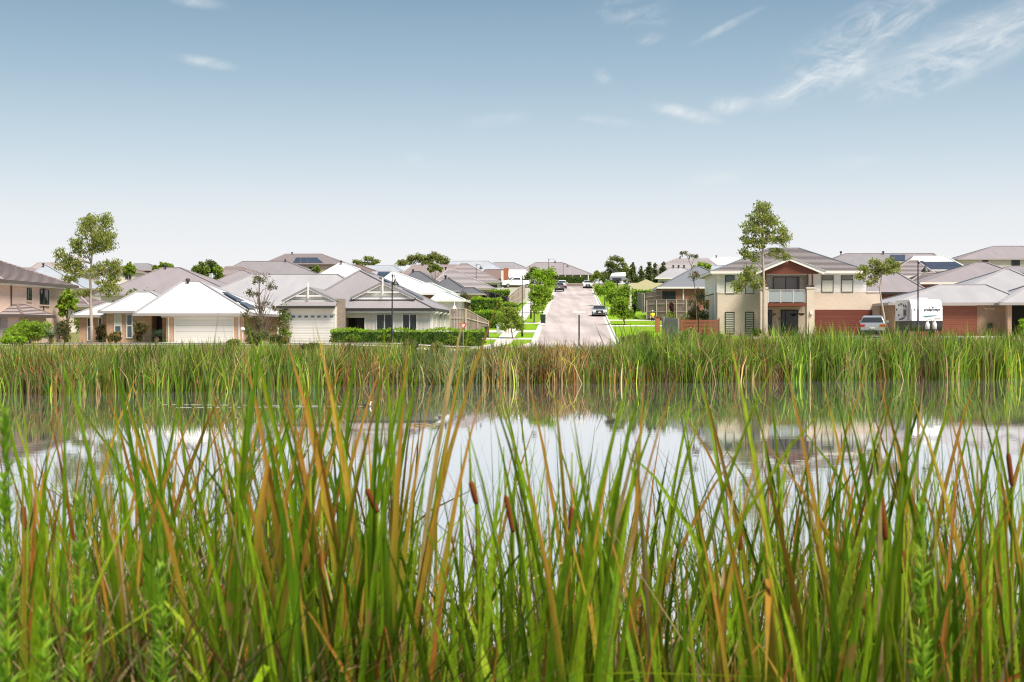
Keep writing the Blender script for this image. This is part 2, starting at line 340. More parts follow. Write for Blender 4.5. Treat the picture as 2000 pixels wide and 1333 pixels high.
    for a, c in zip(yl2, yl2[1:]):
        for o0, o1 in ((4.15, 6), (6, 8), (8, 10), (10, 12), (12, 14)):
            if c > 250 and o0 > 7: continue
            P = [(road_x(y) + o_, y) for o_, y in ((o0, a), (o1, a), (o1, c), (o0, c))]; mbl.poly([(x, y, ground(x, y) + .03) for x, y in P])
    tag(mbl.build('lawn_corner', lawn), 'bright mown lawn on the corner below the grey fence', 'lawn', kind='structure')
    # driveways crossing the verges
    for k, (y0, y1, o0, o1) in enumerate([(138.2, 140.6, -14, -4.15), (149.5, 153.3, -15, -4.15), (166, 169.2, -14, -4.15), (194, 198, -9, -4.15), (160.6, 162.8, 4.15, 14), (172.5, 175, 4.15, 15), (205, 208, 4.15, 13)]):
        if o0 < 0: spans = [(o0, -7.6), (-6.0, o1)]
        else: spans = [(o0, o1)]
        mb = MB()
        for (p, q) in spans:
            mb.poly([(road_x(y) + o_, y, ground(road_x(y), y) + .06) for o_, y in ((p, y0), (q, y0), (q, y1), (p, y1))])
        tag(mb.build('driveway', conc), 'concrete driveway strip crossing the grass verge', 'driveway', kind='structure')
    # street along the pond in front of the houses
    mb = MB()
    xs2 = list(np.arange(-60, 64, 3.0))
    for a, c in zip(xs2, xs2[1:]):
        mb.poly([(x, y, ground(x, y) + .06) for x, y in ((a, 104.2), (c, 104.2), (c, 109.5), (a, 109.5))])
    tag(mb.build('waterside_street', asp), 'flat street running behind the reeds in front of the houses', 'street', kind='structure')
    mb = MB()
    for a, c in zip(xs2, xs2[1:]):
        if c < -2: mb.poly([(x, y, ground(x, y) + .05) for x, y in ((a, 97.2), (c, 97.2), (c, 98.9), (a, 98.9))])
    tag(mb.build('waterside_path', conc), 'pale footpath strip behind the reeds below the white-roofed house', 'path', kind='structure')
    for pxa, pxb, yb in ((338, 462, 115.5), (546, 656, 112.6), (1590, 1702, 123), (1790, 1910, 117)):
        a, c = wx(pxa, yb), wx(pxb, yb); ysd = np.linspace(109.4, yb, 5); mb = MB()
        for y0, y1 in zip(ysd, ysd[1:]): mb.poly([(x, y, ground((a + c) / 2, y) + .07) for x, y in ((a, y0), (c, y0), (c, y1), (a, y1))])
        tag(mb.build('garage_apron', conc), 'concrete driveway apron leading up to a garage door', 'driveway', kind='structure')
    # low wall at the head of the street
    X0 = road_x(325); wl = empty('retaining_wall', (X0, 325.5, ground(X0, 320)), 'low brown masonry wall closing the head of the street', 'wall')
    wm = brick('wall_brown', (.30, .22, .19), (.24, .17, .15), (.36, .32, .30))
    bx('wall_face', wm, wl, -9, 9, 0, .5, -.5, .95); bx('coping', conc, wl, -9.05, 9.05, -.04, .54, .95, 1.03)
build_ground()
# ------------------------------------------------------------------ houses
WHITE = mat('white_paint', (.72, .70, .68), .55, .04, 2)
CREAM = mat('cream_paint', (.75, .68, .61), .6, .05, 2)
CREAMSIDE = ribbed('cream_board', (.72, .68, .64), .6, .30, 2, .25)
BATTEN = ribbed('grey_batten', (.66, .61, .575), .6, .35, 0, .5)
BRK_CREAM = brick('brick_cream', (.66, .54, .44), (.60, .48, .39), (.68, .60, .52))
BRK_TAN = brick('brick_tan', (.56, .35, .235), (.50, .29, .19), (.62, .50, .42))
BRK_PINK = brick('brick_pink', (.66, .49, .41), (.60, .44, .36), (.70, .58, .51))
BRK_BROWN = brick('brick_brown', (.36, .22, .14), (.28, .16, .10), (.52, .42, .34))
BRK_RED = brick('brick_red', (.34, .15, .10), (.28, .11, .08), (.40, .28, .24))
BRK_GREY = brick('brick_grey', (.30, .24, .20), (.22, .17, .14), (.42, .38, .34))
DARK = mat('dark_frame', (.04, .038, .036), .5, .1)
BROWNF = mat('brown_gutter', (.10, .075, .065), .5, .1)
GREYF = mat('grey_gutter', (.34, .31, .30), .5, .05)
CEDAR = mat('cedar_timber', (.17, .05, .03), .5, .25, 3, stretch=(1, 1, 8), spec=.3)
DOORRED = mat('garage_timber', (.16, .045, .03), .5, .22, 2, stretch=(1, 1, 12), spec=.3)
DOORORG = mat('garage_timber_light', (.23, .075, .045), .5, .22, 2, stretch=(1, 1, 12), spec=.3)
DOORW = mat('garage_white', (.66, .635, .605), .5, .03, 1)
DOORG = mat('garage_grey', (.36, .32, .31), .5, .03, 1)
GLASS = glass('window_glass'); GLASSB = glass('window_glass_blue', (.10, .13, .16)); BLIND = mat('blind', (.62, .60, .52), .7, .06, 8)
SOLAR = mat('solar_cell', (.03, .035, .055), .25, .25, 8, spec=.6); ALU = mat('aluminium', (.55, .55, .56), .35, .05, metal=.6)
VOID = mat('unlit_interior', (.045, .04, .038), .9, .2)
R = {
 'white': ribbed('roof_white', (.60, .59, .595), .45), 'pale': ribbed('roof_pale', (.335, .32, .335), .45), 'paleblue': ribbed('roof_paleblue', (.33, .35, .385), .45),
 'grey': ribbed('roof_grey', (.25, .23, .24), .5), 'midgrey': ribbed('roof_midgrey', (.225, .205, .213), .5), 'dark': ribbed('roof_dark', (.115, .113, .125), .5), 'lilac': ribbed('roof_lilac', (.255, .22, .232), .5),
 'green': ribbed('roof_green', (.50, .53, .52), .45), 'pink': mat('roof_pink_tile', (.31, .25, .248), .8, .12, 6, bump=.4), 'tile': mat('roof_grey_tile', (.36, .325, .335), .75, .14, 6, bump=.4),
 'tilelil': mat('roof_lilac_tile', (.31, .265, .27), .75, .12, 6, bump=.4), 'brown': mat('roof_brown_tile', (.17, .12, .11), .8, .14, 6, bump=.4), 'steel': mat('roof_steel_tile', (.16, .165, .185), .7, .12, 5, bump=.4),
}
EDGE = MB()
ROSE = mat('roof_rose_tile', (.46, .385, .38), .75, .12, 5, bump=.4)
def roof_face(mb, A, B, Q, P, courses):
    """sloping face with bottom edge A-B and top edge P-Q; courses > 0 makes lapped tile rows"""
    A, B, P, Q = map(Vector, (A, B, P, Q))
    if courses <= 1:
        mb.poly([A, B, Q, P] if (P - Q).length > 1e-4 else [A, B, P]); return
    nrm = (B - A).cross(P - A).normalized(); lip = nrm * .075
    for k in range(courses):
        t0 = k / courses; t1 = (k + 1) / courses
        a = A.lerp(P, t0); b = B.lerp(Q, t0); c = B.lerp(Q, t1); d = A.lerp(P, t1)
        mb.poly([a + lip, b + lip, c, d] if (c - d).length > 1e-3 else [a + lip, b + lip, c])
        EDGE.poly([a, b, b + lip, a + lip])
def hip(parent, x0, x1, y0, y1, ze, P, Q, rm, fm, courses=0, cap=None, along='x', name='roof', gut=.11, soffit=True):
    A, B, C, D = (x0, y0, ze), (x1, y0, ze), (x1, y1, ze), (x0, y1, ze)
    mb = MB()
    if along == 'x':
        roof_face(mb, A, B, Q, P, courses); roof_face(mb, B, C, Q, Q, courses); roof_face(mb, C, D, P, Q, courses); roof_face(mb, D, A, P, P, courses)
    else:
        roof_face(mb, A, B, P, P, courses); roof_face(mb, B, C, Q, P, courses); roof_face(mb, C, D, Q, Q, courses); roof_face(mb, D, A, P, Q, courses)
    mb.poly([D, C, B, A])
    rf = mb.build(name, rm, parent)
    if EDGE.f: EDGE.build('tile_edges', mat('tile_edge_shade', (.15, .13, .132), .9, .3, 4), rf); EDGE.v.clear(); EDGE.f.clear()  # dark risers paint in the shadow line below each tile course
    g = MB(); h = .19; o = gut
    g.box(x0 - o, x1 + o, y0 - o, y0 - .012, ze - h, ze + .03); g.box(x0 - o, x1 + o, y1 + .012, y1 + o, ze - h, ze + .03)
    g.box(x0 - o, x0 - .012, y0 - .012, y1 + .012, ze - h, ze + .03); g.box(x1 + .012, x1 + o, y0 - .012, y1 + .012, ze - h, ze + .03)
    g.build('gutter', fm, rf)
    c = MB(); up = Vector((0, 0, .03))
    for a, b in ((P, Q), (A, P), (D, P if along == 'x' else Q), (B, Q if along == 'x' else P), (C, Q)):
        if (Vector(a) - Vector(b)).length > .3: c.bar(Vector(a) + up, Vector(b) + up, .22, .10)
    c.build('ridge_capping', cap or rm, rf)
    return rf
def window(parent, x0, x1, z0, z1, y, fm=None, split=None, lower=None, gm=None, rail=None, name='window', t=.05):
    """frame bars around a pane on a wall whose outer face is at y (facing -y)"""
    fm = fm or DARK; mb = MB(); yo, yi = y - .07, y - .004
    mb.box(x0, x1, yo, yi, z1 - t, z1); mb.box(x0, x1, yo, yi, z0, z0 + t); mb.box(x0, x0 + t, yo, yi, z0 + t, z1 - t); mb.box(x1 - t, x1, yo, yi, z0 + t, z1 - t)
    if split:
        for s in split: xs = x0 + (x1 - x0) * s; mb.box(xs - t / 2, xs + t / 2, yo + .01, yi, z0 + t, z1 - t)
    zr = None
    if rail: zr = z0 + (z1 - z0) * rail; mb.box(x0 + t, x1 - t, yo + .015, yi, zr - t / 2, zr + t / 2)
    w = mb.build(name, fm, parent)
    if zr and lower:
        bx('pane', gm or GLASS, w, x0 + t, x1 - t, y - .035, y - .01, zr + t / 2, z1 - t); bx('pane', lower, w, x0 + t, x1 - t, y - .035, y - .01, z0 + t, zr - t / 2)
    else: bx('pane', gm or GLASS, w, x0 + t, x1 - t, y - .035, y - .01, z0 + t, z1 - t)
    return w
def garage(parent, x0, x1, z0, z1, y, m, n=5, frame=None, lights=False):
    g = MB().box(x0 - .07, x0, y - .06, y - .003, z0, z1 + .07).box(x1, x1 + .07, y - .06, y - .003, z0, z1 + .07).box(x0, x1, y - .06, y - .003, z1, z1 + .07).build('garage_door', frame or m, parent)
    h = (z1 - z0) / n
    for k in range(n):
        a, b = z0 + k * h + .012, z0 + (k + 1) * h - .012
        bx('door_panel', m, g, x0 + .004, x1 - .004, y - .045, y - .006, a, b)
        for j in (1, 2): bx('panel_groove_bead', m, g, x0 + .01, x1 - .01, y - .055, y - .0455, a + (b - a) * j / 3 - .01, a + (b - a) * j / 3 + .01)
        if lights and k == n - 1:
            nn = 8; w = (x1 - x0) / nn
            for i in range(nn): bx('door_light', GLASSB, g, x0 + i * w + .12, x0 + (i + 1) * w - .12, y - .062, y - .046, a + .12, b - .08)
    return g
def pipe(parent, x, y, z0, z1, m):
    return MB().box(x - .045, x + .045, y - .09, y - .004, z0, z1).build('downpipe', m, parent)
def solar(rf, A, B, Q, P, u0, u1, v0, v1, nx, ny, lift=.09):
    A, B, P, Q = map(Vector, (A, B, P, Q)); n = (B - A).cross(P - A).normalized()
    def pt(u, v): return A.lerp(B, u).lerp(P.lerp(Q, u), v)
    for i in range(nx):
        for j in range(ny):
            ua, ub = u0 + (u1 - u0) * (i + .03) / nx, u0 + (u1 - u0) * (i + .97) / nx; va, vb = v0 + (v1 - v0) * (j + .03) / ny, v0 + (v1 - v0) * (j + .97) / ny
            q = [pt(ua, va), pt(ub, va), pt(ub, vb), pt(ua, vb)]
            p = MB().hexa([x + n * lift * .55 for x in q], [x + n * lift for x in q]).build('solar_panel', SOLAR, rf)
def vent(rf, x, y, z):
    MB().tube([(x, y, z - .15), (x, y, z + .22)], .09, 8).lathe([(.10, .2), (.19, .28), (.2, .38), (.12, .48), (.02, .5)], 10, (x, y, z)).build('roof_vent', DARK, rf)
class HS:
    """a house: empty at its front on the ground; X/Z turn photo pixels at depth dd behind the front into house coordinates"""
    def __init__(s, name, label, pxc, D, cat='house', group=None, gz=None):
        s.D = D; s.X0 = wx(pxc, D); s.Z0 = ground(s.X0, D) if gz is None else gz
        s.root = empty(name, (s.X0, D, s.Z0), label, cat, group)
    def X(s, px, dd=0): return (wx(px, s.D + dd) - s.X0) - TAN * dd
    def Z(s, py, dd=0): return wz(py, s.D + dd) - s.Z0
    pass
def generic(name, label, l, r, D, depth, ye, rl, rr, yr, rm, wall, tiles=0, fm=None, wins=2, vents=(), sol=None, group=None, along='x', ov=.45, storey=1, cap=None):
    h = HS(name, label, (l + r) / 2, D, group=group)
    x0, x1 = h.X(l), h.X(r); ze = h.Z(ye); zr = h.Z(yr, depth / 2); dd = depth / 2
    if along == 'x': P, Q = (h.X(rl, dd), dd, zr), (h.X(rr, dd), dd, zr)
    else:
        xr = h.X((rl + rr) / 2, min(dd, (x1 - x0) / 2)); P, Q = (xr, min(dd, (x1 - x0) / 2), zr), (xr, depth - min(dd, (x1 - x0) / 2) + .1, zr)
    rf = hip(h.root, x0, x1, 0, depth, ze, P, Q, R[rm], fm or GREYF, tiles, cap=cap, along=along)
    wl = bx('wall', wall, h.root, x0 + ov, x1 - ov, ov, depth - ov, -2.5, ze - .012)
    w = x1 - x0
    for k in range(wins):
        xc = x0 + w * (k + .5 + .12 * math.sin(k * 3 + l)) / wins
        window(h.root, xc - .8, xc + .8, ze - 1.75, ze - .5, ov, WHITE if (l % 2) else DARK, split=[.5])
    if storey == 2:
        for k in range(wins):
            xc = x0 + w * (k + .5) / wins
            window(h.root, xc - .8, xc + .8, ze - 4.6, ze - 3.2, ov, DARK, split=[.5])
    for t in vents:
        px = P[0] + (Q[0] - P[0]) * t; vent(rf, px, dd - .5 if along == 'x' else dd, zr - .1)
    if sol:
        u0, u1, v0, v1, nx, ny = sol
        solar(rf, (x0, 0, ze), (x1, 0, ze), Q, P, u0, u1, v0, v1, nx, ny)
    h.rf = rf; h.x0, h.x1, h.ze, h.P, h.Q, h.depth = x0, x1, ze, P, Q, depth
    return h
def gablet(parent, x0, x1, zb, xa, za, y, back, rm, panel, trim, ov=.25, name='gable', finial=True, thick=.2, bw=.13):
    """gable end: panel, two barge boards, roof running back"""
    g = MB().hexa([(x0, y, zb), (x1, y, zb), (xa + .01, y, za), (xa - .01, y, za)], [(x0, y + .1, zb), (x1, y + .1, zb), (xa + .01, y + .1, za), (xa - .01, y + .1, za)]).build(name, panel, parent)
    for (xe, s) in ((x0, -1), (x1, 1)):
        d = Vector((xe - xa, 0, zb - za)).normalized(); n = Vector((-d.z * s, 0, d.x * s))
        if n.z < 0: n = -n
        e = Vector((xe, 0, zb)) + d * ov; a = Vector((xa, 0, za))
        mb = MB(); f = lambda p, yy, up: (p.x + n.x * up, yy, p.z + n.z * up)
        mb.hexa([f(e, y - .32, 0), f(a, y - .32, 0), f(a, y - .32, bw), f(e, y - .32, bw)], [f(e, y - .20, 0), f(a, y - .20, 0), f(a, y - .20, bw), f(e, y - .20, bw)])
        mb.build('barge_board', trim, g)
        e2 = e + d * .06
        mb = MB().hexa([f(e2, y - .36, bw - .02), f(a, y - .36, bw - .02), f(a, y - .36, bw + .1), f(e2, y - .36, bw + .1)], [f(e2, back, bw - .02), f(a, back, bw - .02), f(a, back, bw + .1), f(e2, back, bw + .1)])
        mb.build('gable_roof', rm, g)
    if finial:
        MB().box(xa - .06, xa + .06, y - .42, y - .33, za - (za - zb) * .72, za + .55).build('finial', trim, g)
        bx('collar_tie', trim, g, x0 + (xa - x0) * .42, x1 + (xa - x1) * .42, y - .31, y - .2, zb + (za - zb) * .38, zb + (za - zb) * .38 + .12)
        bx('base_trim', trim, g, x0 - .1, x1 + .1, y - .19, y - .012, zb - .1, zb + .06)
    return g

def house_left_brick():
    D = 112; h = HS('brick_house', 'two-storey pinkish brick house with tiled roof and dark downpipes beside a rounded hedge', 30, D)
    r = h.root; X0 = h.X0
    ze = 6.76 - h.Z0; xe = -39.3 - X0
    zr = 9.25 - h.Z0
    cap = R['tilelil']
    x0 = xe - 12.4; y0, y1 = -2, 14.6
    rf = hip(r, x0, xe, y0, y1, ze, (xe - 6.2, y0 + 6.2, zr), (xe - 6.2, y1 - 6.2, zr), ROSE, BROWNF, 22, along='y', cap=R['pink'])
    wl = bx('wall', BRK_PINK, r, x0 + .6, xe - .6, y0 + .6, y1 - .6, -1, ze - .012)
    xw = xe - .6
    bx('soffit_band', CREAM, r, xw - .3, xe - .02, y0 + .2, y1 - .2, ze - .34, ze - .20)
    for (a, b, za, zb) in ((4.4, 5.3, 1.25, .35), (7.2, 9.2, 1.55, .35)):   # side windows: frame and panes facing right
        mb = MB(); t = .06; z0, z1 = ze - za - .2, ze - zb - .1
        mb.box(xw + .003, xw + .07, a, b, z1 - t, z1).box(xw + .003, xw + .07, a, b, z0, z0 + t).box(xw + .003, xw + .07, a, a + t, z0 + t, z1 - t).box(xw + .003, xw + .07, b - t, b, z0 + t, z1 - t).box(xw + .003, xw + .06, (a + b) / 2 - .04, (a + b) / 2 + .04, z0 + t, z1 - t)
        w = mb.build('window', DARK, r); bx('pane', GLASS, w, xw + .01, xw + .035, a + t, b - t, z0 + t, z1 - t); bx('sill', BRK_PINK, w, xw + .003, xw + .11, a - .1, b + .1, z0 - .1, z0 - .012)
    for yy in (1.0, 7.9):
        MB().box(xw + .004, xw + .1, yy, yy + .11, .9 if yy < 2 else 2.5, ze - .25).build('downpipe', BROWNF, r)
    # single-storey lean-to with garage
    zl = 4.05 - h.Z0; xr = -37.9 - X0
    lo = hip(r, xr - 12, xr, -1.6, 5.2, zl, (xw + .3, 1.6, zl + .85), (xw + .3, 3.0, zl + .85), ROSE, BROWNF, 7, along='y', name='lower_roof', cap=R['brown'])
    bx('lower_wall', BRK_PINK, r, xr - 11.5, xr - .5, -1.1, 4.7, -1, zl - .012)
    garage(r, xr - 6.3, xr - 1.5, 0, 2.05, -1.1, DOORG, 5)
    return h
house_left_brick()

def house_white():
    D = 116; h = HS('white_roofed_house', 'single-storey tan brick house with bright white metal roof and white garage door', 305, D); r = h.root
    ov = .45
    # garage wing
    y0 = -1.0; ze = h.Z(613, -1); zr = h.Z(551, 6)
    A = (h.X(262, -1), h.X(494, -1)); P = (h.X(356, 6), 6, zr); Q = (h.X(392, 6), 6, zr)
    rf = hip(r, A[0], A[1], y0, 13, ze, P, Q, R['white'], GREYF, cap=R['pale'])
    solar(rf, (A[1], y0, ze), (A[1], 13, ze), Q, Q, .12, .42, .35, .62, 4, 1, .2); vent(rf, P[0] + .6, 5.6, zr - .2)
    solar(rf, (A[1], y0, ze), (A[1], 13, ze), Q, Q, .06, .34, .12, .3, 4, 1, .2)
    bx('wall', BRK_TAN, r, h.X(325, -.5), A[1] - ov - .3, y0 + ov, 12.4, -1.5, ze - .012)
    bx('eave_lining', CREAM, r, h.X(325, -.5) - .3, A[1] - .05, y0 + .02, y0 + ov - .01, ze - .30, ze - .2)
    garage(r, h.X(343, -.5), h.X(457, -.5), 0, 2.3, y0 + ov, DOORW, 5, WHITE)
    pipe(r, h.X(330, -.5), y0 + ov, 0, ze - .2, WHITE); pipe(r, h.X(469, -.5), y0 + ov, 0, ze - .2, WHITE)
    # entry wing
    y0 = .9; ze2 = h.Z(608, .9); zr2 = h.Z(571, 5)
    P2 = (h.X(266, 5), 5, zr2); Q2 = (h.X(294, 5), 5, zr2); B = (h.X(192, .9), h.X(345, .9))
    hip(r, B[0], B[1] + .6, y0, 10, ze2, P2, Q2, R['white'], GREYF, cap=R['pale'], name='wing_roof')
    wy = y0 + ov
    bx('wing_wall', BRK_TAN, r, B[0] + ov, h.X(296, wy), wy, 9.4, -1.5, ze2 - .012); bx('wing_wall', BRK_TAN, r, h.X(317, wy), h.X(326, wy), wy, 9.4, -1.5, ze2 - .014)
    bx('lintel', BRK_TAN, r, h.X(296, wy), h.X(317, wy), wy + .01, 9, 2.35, ze2 - .016); bx('porch_back', VOID, r, h.X(295, wy), h.X(318, wy), wy + 1.6, wy + 1.7, -.5, 2.4)
    bx('front_door', mat('door_dark', (.06, .05, .05), .4), r, h.X(300, wy), h.X(311, wy), wy + 1.5, wy + 1.59, 0, 2.1)
    for a, b in ((222, 237), (246, 259)):
        window(r, h.X(a, wy), h.X(b, wy), .35, 2.35, wy, WHITE, rail=.52, lower=GLASSB, gm=BLIND if a < 240 else GLASSB, t=.09)
    # low left wing
    y0 = 2.2; ze3 = h.Z(616, 2.2); zr3 = h.Z(592, 5.5); C = (h.X(138, 2.2), h.X(226, 2.2))
    hip(r, C[0], C[1], y0, 9.5, ze3, (h.X(205, 5.5), 5.8, zr3), (h.X(222, 5.5), 5.8, zr3), R['white'], GREYF, cap=R['pale'], name='side_roof')
    wy = y0 + ov; bx('side_wall', BRK_TAN, r, C[0] + ov, C[1] - .1, wy, 9, -1.5, ze3 - .013)
    window(r, h.X(168, wy), h.X(180, wy), .1, 2.1, wy, WHITE, rail=.6, lower=GLASSB, t=.09); window(r, h.X(190, wy), h.X(199, wy), .1, 2.1, wy, WHITE, rail=.6, lower=GLASSB, t=.09)
    return h
house_white()

def house_gabled():
    D = 115; h = HS('gabled_house', 'single-storey grey-roofed house with two white-trimmed gables behind a clipped hedge', 705, D); r = h.root
    ov = .5
    ze = h.Z(603); x0, x1 = h.X(572), h.X(848); zr = h.Z(529, 6)
    Pk = (h.X(703, 6), 6, zr); Qk = (h.X(703, 6), 14.2, zr)
    rf = hip(r, x0, x1, 0, 20, ze, Pk, Qk, R['grey'], DARK, along='y', cap=R['grey'])
    bx('fascia_board', WHITE, rf, x0 + .02, x1 - .02, .02, .08, ze - .38, ze - .2); bx('fascia_board', WHITE, rf, x1 - .08, x1 - .02, .1, 19.9, ze - .38, ze - .2)
    solar(rf, (x1, 0, ze), (x1, 20, ze), Qk, Pk, .12, .5, .52, .78, 6, 1, .22); solar(rf, (x1, 0, ze), (x1, 20, ze), Qk, Pk, .1, .34, .24, .46, 4, 1, .22)
    # front wall pieces
    wy = ov
    bx('wall', BATTEN, r, x0 + ov, h.X(673, wy), wy + .6, 19.4, -1.5, ze - .012)
    bx('wall', BATTEN, r, h.X(713, wy), h.X(842, wy), wy, 19.4, -1.5, ze - .013)
    bx('porch_back', VOID, r, h.X(673, wy), h.X(713, wy), wy + 1.9, wy + 2, -1.5, ze - .014); bx('porch_beam', CREAM, r, h.X(673, wy), h.X(713, wy), wy + .05, wy + .3, ze - .75, ze - .2)
    bx('front_door', mat('door_dark', (.06, .05, .05), .4), r, h.X(690, wy), h.X(703, wy), wy + 1.8, wy + 1.89, 0, 2.1); window(r, h.X(678, wy), h.X(688, wy), .2, 2.1, wy + 1.9, DARK)
    for a, b in ((735, 768), (786, 815)):
        window(r, h.X(a, wy), h.X(b, wy), .35, ze - .42, wy, WHITE, split=[.5], t=.07)
    for a in (713, 769, 785, 816, 841): bx('corner_board', WHITE, r, h.X(a, wy) - .05, h.X(a, wy) + .05, wy - .03, wy - .003, 0, ze - .4)
    # brick pier
    bx('brick_pier', BRK_GREY, r, h.X(654, -1), h.X(672, -1), -1.6, -.3, -1.5, h.Z(584, -1))
    # garage wing with its own skirt roof and gable
    gy = -2.6; zg = h.Z(599, gy); a, b = h.X(541, gy), h.X(655, gy)
    sk = MB().hexa([(a, gy, zg), (b, gy, zg), (b, gy + 1.0, zg + .45), (a + .6, gy + 1.0, zg + .45)], [(a, gy, zg + .06), (b, gy, zg + .06), (b, gy + 1.0, zg + .51), (a + .6, gy + 1.0, zg + .51)]).build('skirt_roof', R['grey'], r)
    bx('gutter', DARK, sk, a - .1, b - .02, gy - .12, gy - .012, zg - .16, zg + .05)
    gablet(r, h.X(559, gy + 1), h.X(651, gy + 1), h.Z(588.5, gy + 1), h.X(603, gy + 1), h.Z(566, gy + 1), gy + 1.0, 5.5, R['grey'], CREAMSIDE, WHITE)
    bx('garage_wall', CREAM, r, a + .5, h.X(654, gy), gy + .5, 9, -1.5, zg - .012)
    bx('garage_head', CREAM, r, h.X(548, gy), h.X(653, gy), gy + .38, gy + .49, h.Z(613.5, gy), zg - .013)
    garage(r, h.X(551, gy), h.X(652, gy), 0, h.Z(614.5, gy), gy + .5, DOORW, 6, WHITE, lights=True)
    # street-facing gable on the main roof
    gablet(r, h.X(694, 1.3), h.X(804, 1.3), h.Z(583, 1.3), h.X(749, 1.3), h.Z(556, 1.3), 1.3, 7.5, R['grey'], CREAMSIDE, WHITE)
    # veranda posts and meter box on the side
    sd = bx('side_wall', CREAM, r, x1 - ov - .3, x1 - ov, wy + .1, 19.3, -1.5, ze - .02)
    for yy in (1.0, 4.5, 8.5, 12.5):
        p = MB().box(x1 - .32, x1 - .2, yy, yy + .12, -.5, ze - .39).build('veranda_post', WHITE, r)
        MB().bar((x1 - .26, yy + .06, ze - .55), (x1 + .25, yy + .06, ze - .25), .08).build('bracket', WHITE, p)
    bx('meter_box', WHITE, r, h.X(841, -1), h.X(854, -1), -.5, .1, .25, 1.15)
    return h
house_gabled()

